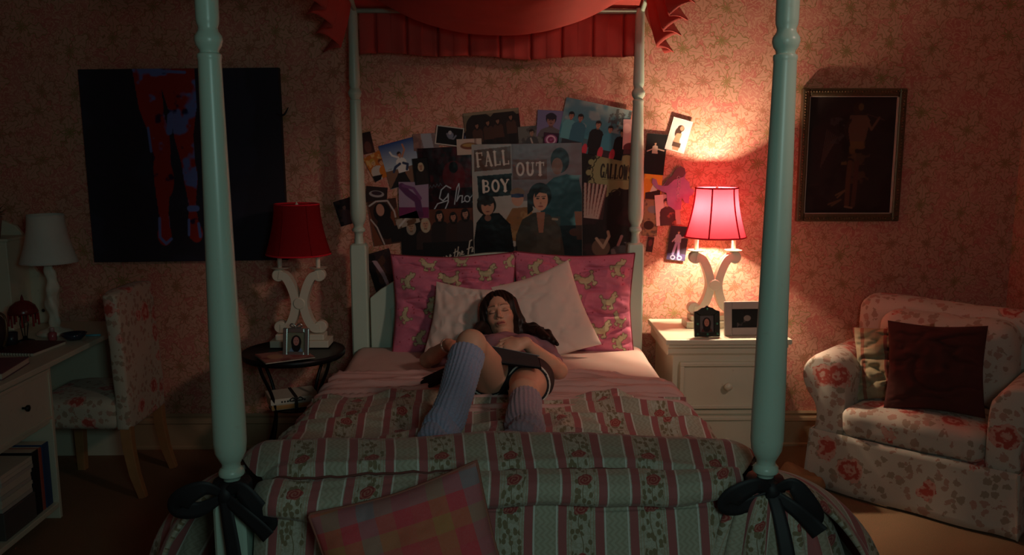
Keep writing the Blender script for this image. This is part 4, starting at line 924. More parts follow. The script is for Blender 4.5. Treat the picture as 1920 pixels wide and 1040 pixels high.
# centre man
p.poly([(.38, 1), (.39, .80), (.45, .66), (.56, .60), (.70, .62), (.80, .74), (.84, 1)], (60, 56, 48)); p.blotch(7, (84, 80, 70), .0, .5, 55, (.4, .64, .8, 1)); p.ell(.615, .455, .105, .12, (26, 20, 20)); p.ell(.62, .49, .066, .10, (196, 148, 120)); p.poly([(.5, .44), (.54, .40), (.55, .58), (.5, .62)], (28, 22, 22)); p.poly([(.57, .39), (.70, .38), (.69, .44), (.61, .425), (.565, .47)], (30, 22, 22))
for q in (-.026, .028): p.ell(.62+q, .478, .015, .007, (50, 34, 30)); p.line([(.62+q-.018, .463), (.62+q+.018, .460)], .007, (40, 26, 22))
p.ell(.62, .52, .009, .012, (160, 110, 88)); p.ell(.62, .548, .024, .008, (150, 84, 74)); p.poly([(.58, .60), (.66, .60), (.64, .78), (.60, .78)], (150, 104, 82)); p.rect(.1, .9, .4, 1, (20, 19, 21), .9)
p.line([(.73, .66), (.77, .665)], .02, (150, 140, 120)); p.rect(0, 0, .006, 1, (170, 165, 155)); 
poster('band_poster', 'largest glossy group poster with three white serif words, centre of the wall', 'poster', 989, 377, 205, 214, -1, p, 10, M_GLOSS)
p = P_(106, 214, (16, 14, 16)); p.blotch(4, (44, 26, 30), .05, .7, 61, (0, .5, 1, 1)); p.rect(0, 0, 1, .08, (90, 40, 55), .6); p.blotch(3, (60, 40, 70), 0, .6, 63, (.5, .1, 1, .35))
p.ell(.48, .24, .30, .36, (128, 140, 98)); p.ell(.80, .24, .24, .30, (128, 140, 98))
for a in np.linspace(100, 260, 12): p.line(_arc(.48+.31*math.cos(R(a)), .24+.37*math.sin(R(a))/2, .05, .025, a, a+250, 8), .018, (40, 48, 30))
for a in np.linspace(95, 265, 7): p.ell(.48+.33*math.cos(R(a)), .24+.38*math.sin(R(a))/2, .05, .05, (128, 140, 98))
text(p, 'GALLOWS', .36, .165, .56, .24, (28, 30, 24), .36, 4, .9); p.line([(.38, .30), (.92, .31)], .008, (70, 76, 50))
p.line(_arc(.62, .42, .08, .03, 150, 400, 12), .02, (40, 48, 30)); p.ell(.38, .9, .16, .16, (120, 100, 82), a=.5); p.line([(.3, .82), (.42, .9), (.52, .8), (.5, .76)], .05, (150, 135, 115)); p.line([(.68, .88), (.74, .80)], .05, (140, 110, 110)); p.ell(.75, .93, .2, .1, (70, 80, 88), a=.7); p.blotch(9, (130, 135, 140), .15, .7, 66, (.4, .85, 1, 1)); p.ell(.93, .62, .05, .03, (190, 80, 40)); p.ell(.97, .66, .05, .04, (150, 40, 30))
poster('band_poster', 'tall black poster with a lettered pale green emblem beside the right headboard post', 'poster', 1141, 379, 108, 214, 0, p, 6)
p = P_(48, 66, (44, 34, 34)); 
for i in range(6): p.poly([(.05+i*.17, 0), (.13+i*.17, 0), (.30+i*.1, 1), (.2+i*.1, 1)], (165, 155, 145)); p.poly([(.13+i*.17, 0), (.17+i*.17, 0), (.34+i*.1, 1), (.30+i*.1, 1)], (110, 70, 66))
poster('folded_flyer', 'striped pale flyer hanging below the green emblem', 'picture', 1112, 377, 46, 66, 6, p, 8)

# ------------------------------------------------------------------ big canvas on the left wall part
p = Pic(300, 285, (54, 50, 60), 285/300*1.0); p.blotch(5, (62, 60, 78), .05, .5, 71)
RD, BL = (165, 52, 44), (110, 128, 196)
lf = [(.28, .0), (.42, .0), (.43, .24), (.45, .35), (.445, .50), (.43, .62), (.415, .74), (.42, .84), (.415, .90), (.38, .91), (.36, .88), (.365, .76), (.355, .64), (.35, .52), (.36, .45), (.34, .33), (.30, .2)]
rt = [(.40, .0), (.60, .0), (.60, .20), (.575, .33), (.575, .46), (.575, .60), (.56, .72), (.575, .80), (.58, .87), (.555, .895), (.52, .88), (.515, .80), (.525, .70), (.51, .58), (.50, .48), (.475, .36), (.46, .24)]
lf = [(x*.965, y) for x, y in lf]; rt = [(x*.965, y) for x, y in rt]
p.poly(lf, RD); p.poly(rt, RD); p.ell(.372, .86, .036, .052, RD); p.ell(.535, .85, .034, .048, RD); p.ell(.395, .56, .045, .10, RD); p.ell(.525, .55, .036, .10, RD)
mask0 = np.abs(p.c-np.array(lin([k/255 for k in RD]))).sum(-1) < .002
keep = p.c.copy(); p.blotch(13, BL, .12, .95, 73); p.blotch(22, (24, 30, 70), .3, .9, 75); p.c = np.where(mask0[..., None], p.c, keep)
p.line([(.34*.965, .30), (.335, .42)], .012, BL); p.line([(.46*.965, .24), (.45*.965, .32)], .03, BL); p.line([(.365*.965, .77), (.36*.965, .87), (.39*.965, .905), (.42*.965, .88)], .014, BL); p.line([(.53*.965, .72), (.565*.965, .72)], .03, BL); p.line([(.52*.965, .78), (.515*.965, .86)], .012, BL); p.line([(.57*.965, .80), (.575*.965, .87)], .014, BL); p.line([(.38*.965, 0.01), (.55*.965, .02)], .014, BL)
Yp = WALLY-.04; a, b = atY(147, 128, Yp), atY(532, 489, Yp)
cx, cz = (atY(161, 306, Yp).x+atY(531, 306, Yp).x)/2, (a.z+b.z)/2; w_, h_ = atY(531, 306, Yp).x-atY(161, 306, Yp).x, a.z-b.z
cv = thing('canvas_painting', 'large black canvas painting of red and blue legs, left wall area', 'painting', (cx, WALLY, cz)); cv.rotation_euler = (0, R(-.6), 0)
sheet('painted_face', p, w_, h_, M_CANVAS, cv, loc=(0, -.04, 0)); MB().box(-w_/2, w_/2, -.039, -.002, -h_/2, h_/2).build('stretcher', simple('black_canvas_edge', (.02, .017, .02), .8), cv)
# black feather stuck at the canvas edge
q = atY(531, 212, WALLY-.05); ft = thing('black_feather', 'small curled black feather at the right edge of the canvas', 'feather', q)
MB().tube(catmull([(-.035, 0, .0), (-.012, -.01, -.012), (.012, -.012, -.004), (.03, -.008, .03)], 5), [.001+.004*math.sin(PI*i/16) for i in range(16)], 6).build('vane', M_BLACK, ft, smooth=True)
# framed picture on the right
Yp = WALLY-.03; l, r_ = atY(1499, 290, Yp).x, atY(1694, 290, Yp).x; zt, zb_ = atY(1600, 165, Yp).z, atY(1600, 415, Yp).z
fp = thing('framed_picture', 'bronze-framed dark picture of a pale figure on the right wall area', 'picture', ((l+r_)/2, WALLY, (zt+zb_)/2)); W2, H2 = (r_-l)/2, (zt-zb_)/2; bw = .042
for nm, (x0, x1, z0, z1) in (('l', (-W2, -W2+bw, -H2, H2)), ('r', (W2-bw, W2, -H2, H2)), ('t', (-W2+bw, W2-bw, H2-bw, H2)), ('b', (-W2+bw, W2-bw, -H2, -H2+bw))):
    MB().box(x0, x1, -.034, -.002, z0, z1).build('frame_bar', M_GOLD, fp, bevel=.008)
bd = MB(); ncnt = 0
for k in range(46):
    zz = -H2+.02+k*(2*H2-.04)/45
    for sx in (-1, 1): bd.lathe([(.002, -.004), (.0065, 0), (.002, .004)], n=6, M=Matrix.Translation((sx*(W2-.018), -.036, zz)) @ Matrix.Rotation(PI/2, 4, 'X'))
for k in range(34):
    xx = -W2+.03+k*(2*W2-.06)/33
    for sz in (-1, 1): bd.lathe([(.002, -.004), (.0065, 0), (.002, .004)], n=6, M=Matrix.Translation((xx, -.036, sz*(H2-.018))) @ Matrix.Rotation(PI/2, 4, 'X'))
o = bd.build('beading', M_GOLD, fp, smooth=True); o['kind'] = 'stuff'
M_SLIP = simple('pale_slip', (.50, .42, .36), .35); iw, ih = W2-bw, H2-bw
for x0, x1, z0, z1 in ((-iw, -iw+.004, -ih, ih), (iw-.008, iw, -ih, ih), (-iw, iw, -ih, -ih+.005), (-iw, iw, ih-.004, ih)): MB().box(x0, x1, -.028, -.018, z0, z1).build('slip', M_SLIP, fp)
p = Pic(150, 200, (50, 40, 40), ih/iw); SK = (130, 96, 78)
p.blotch(4, (30, 22, 22), .1, .5, 81); p.ell(.55, .10, .055, .07, (60, 42, 34)); p.ell(.59, .09, .03, .04, (100, 76, 50))
p.poly([(.47, .16), (.66, .16), (.70, .20), (.66, .36), (.62, .44), (.50, .44), (.46, .30)], (98, 72, 62)); p.line([(.66, .19), (.72, .28), (.80, .18)], .026, (104, 76, 64)); p.line([(.66, .15), (.86, .20)], .008, (90, 60, 60)); p.line([(.48, .2), (.42, .28), (.46, .36)], .03, (56, 40, 38))
p.blotch(9, (112, 84, 52), .0, .75, 83, (.40, .38, .66, .58)); p.blotch(12, (88, 66, 52), .0, .75, 85, (.52, .48, .72, .74))
p.line([(.50, .56), (.49, .70), (.49, .92)], .055, (92, 62, 50)); p.line([(.58, .56), (.575, .72), (.56, .93)], .05, (84, 56, 48)); p.line([(.47, .94), (.55, .95)], .02, SK)
for i in range(7): p.line([(.22+i*.02, .28+i*.01), (.17+i*.02, .60-i*.03)], .008, (86, 70, 66)); 
p.blotch(14, (70, 62, 66), .1, .8, 87, (.25, .18, .42, .40)); p.line([(.36, .84), (.46, .80), (.38, .86)], .02, (110, 84, 62)); p.line([(.28, .92), (.42, .88), (.32, .93)], .02, (96, 72, 56)); p.line([(.06, .75), (.16, .745)], .012, (60, 46, 46))
sheet('picture_print', p, iw*2, ih*2, mat_vcol('dark_glossy_print', .35, .3), fp, loc=(0, -.016, 0))

# ------------------------------------------------------------------ photo frames
def portrait(bg, hair, skin, cloth, long=True, w=60, h=60):
    p = Pic(w, h, bg, h/w); p.ell(.5, .5, .3, .36, hair); p.poly([(.1, 1), (.2, .8), (.8, .8), (.9, 1)], cloth); p.ell(.5, .72, .26, .3, hair); p.ell(.5, .45, .17, .23, skin)
    for q in (-.07, .07): p.ell(.5+q, .42, .03, .015, (50, 30, 26))
    p.ell(.5, .56, .05, .02, (150, 70, 66)); return p
fr = thing('framed_photo', 'small silver photo frame with a bow on the round black table', 'frame', (-1.005, 4.12, .667)); fr.rotation_euler = (R(-10), 0, R(-4))
for x0, x1, z0, z1 in ((-.066, -.042, 0, .138), (.042, .066, 0, .138), (-.042, .042, 0, .022), (-.042, .042, .114, .138)): MB().box(x0, x1, -.008, .006, z0, z1).build('frame_bar', M_SILVER, fr, bevel=.005)
sheet('photograph', portrait((120, 130, 110), (24, 16, 18), (180, 130, 125), (110, 140, 170)), .086, .094, M_PRINT, fr, loc=(0, -.001, .068))
for sx in (-1, 1): MB().tube(catmull([(0, -.004, .145), (sx*.018, -.008, .158), (sx*.030, -.004, .150), (sx*.018, -.004, .141), (0, -.004, .143)], 5), .004, 8).build('bow_loop', M_SILVER, fr, smooth=True)
MB().prism([(.004, .0), (.05, .0), (.01, .11)], 'x', -.01, .01).build('easel_back', M_PEWTER, fr)
fr = thing('framed_photo', 'small black jewelled photo frame of a woman on the nightstand', 'frame', (1.042, 4.175, .744)); fr.rotation_euler = (R(-9), 0, R(5))
for sx in (-1, 1):
    MB().prism([(sx*.066, 0), (sx*.066, .128), (sx*.036, .108), (sx*.036, .026)], 'y', -.010, .006).build('frame_bar', M_PEWTER, fr, bevel=.003)
MB().prism([(-.066, 0), (.066, 0), (.036, .026), (-.036, .026)], 'y', -.010, .006).build('frame_bar', M_PEWTER, fr, bevel=.003)
MB().prism([(-.066, .128), (-.036, .108), (.036, .108), (.066, .128), (.045, .134), (.028, .146), (.012, .150), (0, .158), (-.012, .150), (-.028, .146), (-.045, .134)], 'y', -.010, .006).build('crest', M_PEWTER, fr, bevel=.003)
for x, z in ((0, .140), (-.05, .066), (.05, .066), (0, .013), (-.051, .015), (.051, .015)): MB().lathe([(.001, -.003), (.006, 0), (.001, .003)], n=8, M=Matrix.Translation((x, -.012, z)) @ Matrix.Rotation(PI/2, 4, 'X')).build('gem', simple('green_gem', (.05, .2, .12), .1), fr)
sheet('photograph', portrait((100, 92, 92), (24, 14, 14), (185, 120, 100), (90, 40, 36)), .074, .084, M_PRINT, fr, loc=(0, -.001, .067)); MB().prism([(.004, .0), (.05, .0), (.01, .10)], 'x', -.01, .01).build('easel_back', M_PEWTER, fr)
fr = thing('framed_photo', 'wide mauve-grey photo frame on the nightstand behind the bedpost', 'frame', (1.250, 4.215, .744)); fr.rotation_euler = (R(-8), 0, R(3))
for x0, x1, z0, z1 in ((-.112, -.074, 0, .170), (.074, .112, 0, .170), (-.074, .074, 0, .038), (-.074, .074, .132, .170)): MB().box(x0, x1, -.010, .008, z0, z1).build('frame_bar', M_GREYF, fr, bevel=.003)
p = Pic(80, 54, (14, 12, 14), .65); p.blotch(6, (90, 80, 80), .1, .8, 91, (.2, .4, .9, 1)); p.ell(.55, .5, .12, .1, (130, 115, 110))
sheet('photograph', p, .15, .096, M_PRINT, fr, loc=(0, -.001, .085)); MB().prism([(.006, .0), (.06, .0), (.012, .13)], 'x', -.012, .012).build('easel_back', M_GREYF, fr)

# ------------------------------------------------------------------ round table on the left
TX, TY = -1.045, 4.24
rt_ = thing('round_table', 'round black metal side table on the left of the bed', 'table', (TX, TY, 0))
MB().lathe([(.02, .633), (.22, .635), (.25, .637), (.257, .645), (.257, .665), (.252, .668), (.248, .662), (.02, .660)], n=48).build('table_top', M_IRON, rt_, smooth=True)
MB().lathe([(.01, .375), (.13, .376), (.135, .38), (.135, .386), (.01, .388)], n=32).build('lower_shelf', M_IRON, rt_)
for k in range(4):
    a = R(45+90*k)+.25
    MB().tube([(r*math.cos(a), r*math.sin(a), z) for r, z in [(q[0], q[1]) for q in catmull([(.235, .636), (.215, .58), (.165, .48), (.14, .38), (.15, .28), (.20, .14), (.25, .03), (.262, .003)], 6)]], .0085, 8).build('leg', M_IRON, rt_, smooth=True)
qs = [atZ(u, v, .668) for u, v in ((475, 657), (533, 644), (613, 650), (556, 671))]
qc = sum(qs, Vector())/4; ex, ey = (qs[2]-qs[1]), (qs[0]-qs[1]); wx, wy = .19, .15
mg = thing('magazine', 'pink and brown magazine lying on the round black table', 'magazine', (TX-.01, 4.10, .6685), R(30))
p = Pic(70, 56, (170, 120, 110), .8); p.blotch(4, (120, 50, 50), 0, .7, 93); p.ell(.3, .5, .15, .2, (190, 150, 120)); p.rect(.6, .2, .95, .8, (150, 40, 50), .6)
o = sheet('cover', p, .24, .20, M_PRINT, mg, th=.004); o.rotation_euler = (-PI/2, 0, 0); o.location = (0, 0, .006)
MB().box(-.12, .12, -.10, .10, 0, .0045).build('pages', M_PAPER, mg)
bt = thing('book_bundle', 'white paperback bundle tied with black ribbon on the lower shelf', 'books', (TX-.015, TY-.01, .389), R(24))
for k, (w, d, h, z) in enumerate(((.115, .085, .028, 0), (.12, .09, .03, .0285))):
    MB().box(-w, w, -d, d, z, z+h).build('book', M_PAPER, bt, bevel=.002); MB().box(-w-.001, w+.001, -d-.001, -d+.001, z+.003, z+h-.003).build('spine', simple('orange_spine', (.52, .28, .10), .6) if k == 0 else simple('white_spine', (.6, .57, .48), .6), bt)
for k in range(9): MB().box(-.07+k*.014, -.062+k*.014, -.0915, -.0905, .038, .047).build('lettering', M_BLACK, bt) if k % 4 != 3 else None
MB().box(-.004, .012, -.094, .094, -.0005+.0, .0605).build('ribbon', M_BLACK, bt); 
for sx in (-1, 1): MB().tube(catmull([(.004, -.095, .045), (sx*.018+.004, -.10, .06), (sx*.032+.004, -.10, .046), (.004, -.096, .043)], 5), .003, 6).build('ribbon_loop', M_BLACK, bt, smooth=True)
# ------------------------------------------------------------------ soft boxes
def softbox(x0, x1, y0, y1, z0, z1, r, n=14, noise=.006, ns=6., seed=0, crown=0.0):
    """rounded box skin (six grids welded by coordinates)"""
    hx, hy, hz = (x1-x0)/2, (y1-y0)/2, (z1-z0)/2; c = np.array([(x0+x1)/2, (y0+y1)/2, (z0+z1)/2]); V = []; F = []
    t = np.linspace(-1, 1, n); t = np.sign(t)*np.abs(t)**.8
    idx = {}
    for ax in range(3):
        for sg in (-1, 1):
            g = np.zeros((n, n), int)
            for i in range(n):
                for j in range(n):
                    p = [0, 0, 0]; p[ax] = sg; p[(ax+1) % 3] = t[i]; p[(ax+2) % 3] = t[j]; key = (round(p[0], 4), round(p[1], 4), round(p[2], 4))
                    if key not in idx: idx[key] = len(V); V.append(p)
                    g[i, j] = idx[key]
            for i in range(n-1):
                for j in range(n-1):
                    q = (g[i, j], g[i+1, j], g[i+1, j+1], g[i, j+1]); F.append(q if sg > 0 else q[::-1])
    P = np.array(V)*np.array([hx, hy, hz]); H = np.array([hx, hy, hz]); q = np.clip(P, -(H-r), H-r); d = P-q; L = np.linalg.norm(d, axis=1, keepdims=True); out = np.where(L > 1e-9, q+d/np.maximum(L, 1e-9)*np.minimum(L, r)*1.0, P)
    # faces flat parts keep distance r
    out = np.where(L > 1e-9, q+d/np.maximum(L, 1e-9)*r, out)
    W = out+c; nrm = np.where(L > 1e-9, d/np.maximum(L, 1e-9), 0)
    W = W+nrm*(fbm(W[:, 0]*ns+seed, W[:, 1]*ns, W[:, 2]*ns, 3)*noise)[:, None]
    if crown: k = (1-(P[:, 0]/hx)**2)*(1-(P[:, 1]/hy)**2)*crown; W[:, 2] += np.where(P[:, 2] > 0, k, 0)
    return W, np.array(F)
# ------------------------------------------------------------------ armchair
AO, AR = (1.895, 3.765, 0), R(-42.7)
ac = thing('armchair', 'rolled-arm armchair in a rose-print slipcover in the right corner', 'armchair', AO, AR)
for sx in (-1, 1):
    prof = [(.31, .03), (.31, .52), (.325, .60), (.37, .655), (.43, .672), (.49, .655), (.525, .61), (.528, .55), (.50, .49), (.46, .44), (.445, .38), (.452, .28), (.455, .15), (.455, .03)]
    prof = catmull([(a, b) for a, b in prof], 4, closed=False); n = len(prof); V = []; ny = 22
    C = (.41, .4)
    for j in range(ny):
        y = .0+.70*j/(ny-1); e = min(j, ny-1-j); k = [.955, .985, 1][min(e, 2)]; yy = y+(.012 if j == 0 else 0)
        rise = .0*y
        for a, b in prof: V.append((sx*(C[0]+(a-C[0])*k), yy, C[1]+(b-C[1])*k+rise))
    F = [f for f in grid_faces(n, ny).tolist()]; F = [f if sx < 0 else f[::-1] for f in F]
    F = [list(f) for f in F]; F += [[j*n+n-1, j*n, (j+1)*n, (j+1)*n+n-1] for j in range(ny-1)]; F.append(list(range(n))); F.append([(ny-1)*n+i for i in range(n)][::-1])
    V = np.array(V); V += (fbm(V[:, 0]*6+sx, V[:, 1]*6, V[:, 2]*6, 3)*.012)[:, None]*np.array([1, .3, .6])
    m = MB(); m.add(V, F); arm = m.build('arm', M_FLOR, ac, smooth=True)
    e = arm.modifiers.new('es', 'BEVEL'); e.width = .01; e.segments = 2; e.limit_method = 'ANGLE'; e.angle_limit = R(50)
W, F = softbox(-.33, .33, .02, .30, .03, .32, .03, 16, .012, 5, 3); mesh_obj('front_panel', W, F, M_FLOR, ac, smooth=True)
W, F = softbox(-.315, .315, -.012, .62, .29, .44, .05, 22, .012, 5, 5, crown=.02); mesh_obj('seat_cushion', W, F, M_FLOR, ac, smooth=True)
W, F = softbox(-.46, .46, .55, .735, .03, .90, .07, 24, .02, 4, 7); W[:, 1] += 0*W[:, 2]; mesh_obj('backrest', W, F, M_FLOR, ac, smooth=True)
W, F = softbox(-.31, .325, .37, .60, .42, .86, .09, 24, .03, 5, 9); W[:, 1] += (W[:, 2]-.42)*.10; mesh_obj('back_cushion', W, F, M_FLOR, ac, smooth=True)
# skirt with corner pleats and a turned hem
def skirt_pts():
    L = [(-.454, .70), (-.455, .35), (-.456, .010), (-.44, .001), (-.30, -.008), (0, -.010), (.30, -.008), (.44, .001), (.456, .010), (.455, .35), (.454, .70)]
    return catmull(L, 14)
SP = skirt_pts(); n = len(SP); V = []
for j in range(10):
    h = j/9; z = .30*(1-h)+.012*h
    for i, q in enumerate(SP):
        cx_, cy_ = q[0], q[1]-.35; l = math.hypot(cx_, cy_); f = h*(.016+.008*math.sin(i*.33)+.014*math.exp(-((abs(q[0])-.47)**2+(q[1])**2)/.002)); V.append((q[0]+cx_/l*f, q[1]+cy_/l*f, z))
o = mesh_obj('skirt', V, grid_faces(n, 10), M_FLOR, ac, smooth=True); o.modifiers.new('s', 'SOLIDIFY').thickness = .006
def aw(x, y, z): c, s = math.cos(AR), math.sin(AR); return (AO[0]+x*c-y*s, AO[1]+x*s+y*c, z)
pillow('maroon_cushion', 'plain dark maroon square cushion standing on the armchair seat', 'cushion', aw(.035, .205, .655), .43, .43, .14, M_DKRED, 2, 20, -28, 31, 70, 70, crump=.9)
M_STR = mat_stripes('striped_cushion_cloth', [(0, (.42, .33, .20)), (.25, (.30, .08, .06)), (.36, (.50, .42, .28)), (.55, (.36, .14, .09)), (.66, (.46, .38, .24))], .16)
pillow('striped_cushion', 'ruffled striped gold and red cushion behind the maroon one', 'cushion', aw(-.165, .265, .635), .38, .37, .13, M_STR, 10, 18, -36, 35, 70, 70, crump=2.0, uvs=True)
# little rumpled item on the floor between bed and armchair
it = MB(); W, F = softbox(1.42, 1.60, 3.92, 4.10, .0, .10, .045, 14, .05, 9, 40); o = mesh_obj('rumpled_bag', W, F, simple('tan_cloth', (.36, .17, .08), .9, bump=.3), smooth=True); tag(o, 'rumpled tan cloth bag on the floor between bed and armchair', 'bag')

# ------------------------------------------------------------------ slip-covered desk chair
dc = thing('slipcovered_chair', 'armless chair in a rose-print slipcover facing the white desk', 'chair', (-1.775, 4.165, 0))
nx, nz = 20, 34; V = []
def cb(z): return .005-.028*max(0, (z-.45)/.56)**1.5
for side in (0, 1):
    for j in range(nz):
        z = .345+(1.0-.345)*j/(nz-1)
        for i in range(nx):
            y = -.215+.43*i/(nx-1); s_ = abs(i/(nx-1)*2-1); x = cb(z)-(.062*side)+ (.006*(1-s_**4) if side == 0 else -.008*(1-s_**4)); top = .012*(1-s_**6)
            V.append((x, y*(1-.02*(j/(nz-1))), z+top*(j/(nz-1))**4))
V = np.array(V); V[:, 0] += fbm(V[:, 1]*8, V[:, 2]*8, 3, 2)*.006; N1 = nx*nz
F = grid_faces(nx, nz).tolist()+grid_faces(nx, nz, N1)[:, ::-1].tolist()
ring = [j for j in range(nx)]+[j*nx+nx-1 for j in range(1, nz)]+[(nz-1)*nx+i for i in range(nx-2, -1, -1)]+[j*nx for j in range(nz-2, 0, -1)]
F += [[ring[i], N1+ring[i], N1+ring[(i+1) % len(ring)], ring[(i+1) % len(ring)]] for i in range(len(ring))]
m = MB(); m.add(V, F); m.build('backrest', M_FLOR2, dc, smooth=True).modifiers.new('b', 'BEVEL').width = .008
W, F = softbox(-.475, -.045, -.215, .215, .345, .49, .04, 18, .012, 6, 50, crown=.02); mesh_obj('seat', W, F, M_FLOR2, dc, smooth=True)
for sy in (-1, 1):
    MB().tube([(-.02, sy*.19, .36), (-.015, sy*.19, .25), (.005, sy*.192, .12), (.04, sy*.195, .0)], [1, .95, .85, .7], 4, flat=(.026, .022)).build('leg', M_WOOD, dc, bevel=.002)
    MB().tube([(-.43, sy*.18, .36), (-.432, sy*.18, 0)], [1, .75], 4, flat=(.026, .026)).build('leg', M_WOOD, dc, bevel=.002)

# ------------------------------------------------------------------ desk, hutch and what stands on it
dk = thing('desk', 'white desk with a drawer and open book shelf along the left', 'desk', (-2.0, 3.9, 0))
def dbox(name, x0, x1, y0, y1, z0, z1, b=.003, p=None, m=None): return MB().box(x0+2.0, x1+2.0, y0-3.9, y1-3.9, z0, z1).build(name, m or M_CREAM, p or dk, bevel=b)
dbox('desk_top', -2.62, -1.985, 3.10, 4.58, .725, .750, .004)
dbox('side_panel', -2.60, -2.02, 3.24, 3.262, 0, .725); dbox('side_panel', -2.60, -2.02, 3.738, 3.760, 0, .725); dbox('side_panel', -2.60, -2.02, 4.54, 4.56, 0, .725)
dbox('back_panel', -2.60, -2.585, 3.26, 4.54, .05, .725); dbox('shelf', -2.585, -2.02, 3.262, 3.738, .055, .080); dbox('shelf', -2.585, -2.03, 3.262, 3.738, .455, .475)
dr = dbox('drawer', -2.06, -2.012, 3.27, 3.73, .485, .712)
for a in ((3.27, 3.285, .485, .712), (3.715, 3.73, .485, .712), (3.285, 3.715, .485, .5), (3.285, 3.715, .697, .712)): dbox('drawer_moulding', -2.012, -2.006, a[0], a[1], a[2], a[3], .002, dr)
MB().lathe([(.005, 0), (.005, .01), (.014, .02), (.014, .028), (.002, .034)], n=16, M=Matrix.Translation((-.012, 3.5-3.9, .60)) @ Matrix.Rotation(PI/2, 4, 'Y')).build('knob', M_IRON, dr, smooth=True)
bc = {'black book standing on the desk shelf': ((.012, .012, .015), 3.585, 3.640, .29), 'thin red book standing on the desk shelf': ((.40, .08, .05), 3.645, 3.667, .29), 'dark blue book standing on the desk shelf': ((.02, .06, .16), 3.670, 3.728, .295)}
for lb, (c, y0, y1, h) in bc.items():
    t = thing('book', lb, 'book', (-2.04, (y0+y1)/2, .0805), 0, 'books standing on the desk shelf'); w = (y1-y0)/2-.001
    MB().box(-.19, 0, -w, w, 0, h).build('cover', simple('book_cover', c, .5), t, bevel=.003); MB().box(-.185, -.004, -w+.003, w-.003, h-.002, h+.0005).build('pages', M_PAPER, t)
ps = thing('paper_stack', 'tall stack of pale magazines and papers on the desk shelf', 'papers', (-2.04, 3.46, .081))
rnd = random.Random(4)
for k in range(9):
    a = rnd.uniform(-.004, .006); MB().box(-.22, a, -.115, .115+a, .12+k*.018, .12+k*.018+.0165).build('magazine', M_PAPER if k % 3 else simple('pale_cover', (.5, .46, .4), .6), ps)
MB().box(-.23, .005, -.12, .12, 0, .118).build('file_box', simple('pewter_box', (.10, .085, .08), .5), ps, bevel=.004)
hu = thing('desk_hutch', 'white desk hutch with a curved side panel in the far left corner', 'hutch', (-2.5, 4.5, .751))
ol = [(-20, 600), (-20, 408), (10, 412), (34, 422), (50, 440), (60, 470), (64, 492), (74, 506), (92, 520), (112, 540), (114, 603)]
pts = [atY(u, v, 4.56) for u, v in ol]; pts = [(q.x+2.5, max(0.0, q.z-.751)) for q in pts]; pts[0] = (pts[0][0], 0); pts[-1] = (pts[-1][0], 0)
MB().prism(pts, 'y', .03, .055).build('scroll_panel', M_CREAM, hu, bevel=.004)
MB().box(-.20, .0, -.16, .03, .0, .46).build('cabinet', M_CREAM, hu, bevel=.004); MB().box(-.21, .012, -.17, .03, .46, .475).build('cabinet_top', M_CREAM, hu, bevel=.004)
MB().lathe([(.003, 0), (.009, .01), (.002, .018)], n=12, M=Matrix.Translation((.06, .03, .07)) @ Matrix.Rotation(PI/2, 4, 'X')).build('knob', M_IRON, hu, smooth=True)
pp_ = thing('potted_plant', 'small leafy plant in a pink pot on top of the hutch', 'plant', (-2.60, 4.40, 1.228))
MB().lathe([(.035, 0), (.05, .10), (.052, .105), (.046, .105), (.04, .095)], n=20).build('pot', simple('pink_pot', (.4, .2, .17), .6), pp_, smooth=True)
fm = MB(); rnd = random.Random(9)
for k in range(60):
    a, b, l = rnd.uniform(0, 2*PI), rnd.uniform(.2, 1.2), rnd.uniform(.05, .11); d = Vector((math.cos(a)*math.cos(b), math.sin(a)*math.cos(b), math.sin(b))); s = d.cross(Vector((0, 0, 1))).normalized()*.012; c = Vector((0, 0, .10)); m_ = c+d*l*.6
    fm.add([c, m_+s, c+d*l, m_-s], [(0, 1, 2, 3)])
o = fm.build('foliage', simple('olive_leaf', (.12, .13, .04), .6), pp_); o['kind'] = 'stuff'
wl = thing('table_lamp', 'white twisted-stem lamp with white bell shade on the desk', 'lamp', (-2.255, 4.27, .7505))
MB().lathe([(.085, 0), (.085, .01), (.07, .02), (.035, .03), (.025, .04)], n=28).build('base', M_LAMPW, wl, smooth=True)
V = []; nz, na = 40, 20
for j in range(nz):
    h = j/(nz-1); r0 = .020+.010*math.sin(PI*min(1, h*1.2))+.004*math.sin(h*26)
    for i in range(na): a = 2*PI*i/na; r = r0*(1+.16*math.cos(3*a+h*9)); V.append((r*math.cos(a)+.006*math.sin(h*12), r*math.sin(a), .035+.36*h))
mesh_obj('twisted_stem', V, grid_faces(na, nz, wrap=True), M_LAMPW, wl, smooth=True)
V = []; nr, na = 16, 48
for j in range(nr):
    h = j/(nr-1); r = .085+.05*(1-h)**1.8
    for i in range(na): a = 2*PI*i/na; V.append((r*math.cos(a), r*math.sin(a), .365+.24*h))
o = mesh_obj('shade', V, grid_faces(na, nr, wrap=True), simple('white_shade', (.62, .64, .58), .9, bump=.2), wl, smooth=True); o.modifiers.new('s', 'SOLIDIFY').thickness = .002
tl = thing('beaded_lamp', 'tiny red beaded lamp with fringe on the desk', 'lamp', (-2.30, 4.08, .7505))
MB().lathe([(.045, 0), (.04, .008), (.012, .018), (.01, .03)], n=20).build('base', M_IRON, tl, smooth=True)
for k in range(6): a = k*PI/3; MB().tube([(.008*math.cos(a), .008*math.sin(a), .02), (.02*math.cos(a), .02*math.sin(a), .09), (.012*math.cos(a), .012*math.sin(a), .15)], .0022, 5).build('wire', M_IRON, tl)
MB().lathe([(.066, .142), (.068, .15), (.055, .18), (.03, .20), (.008, .206), (.006, .22), (.001, .235)], n=28).build('shade', simple('dark_red_glass', (.16, .02, .02), .25), tl, smooth=True)
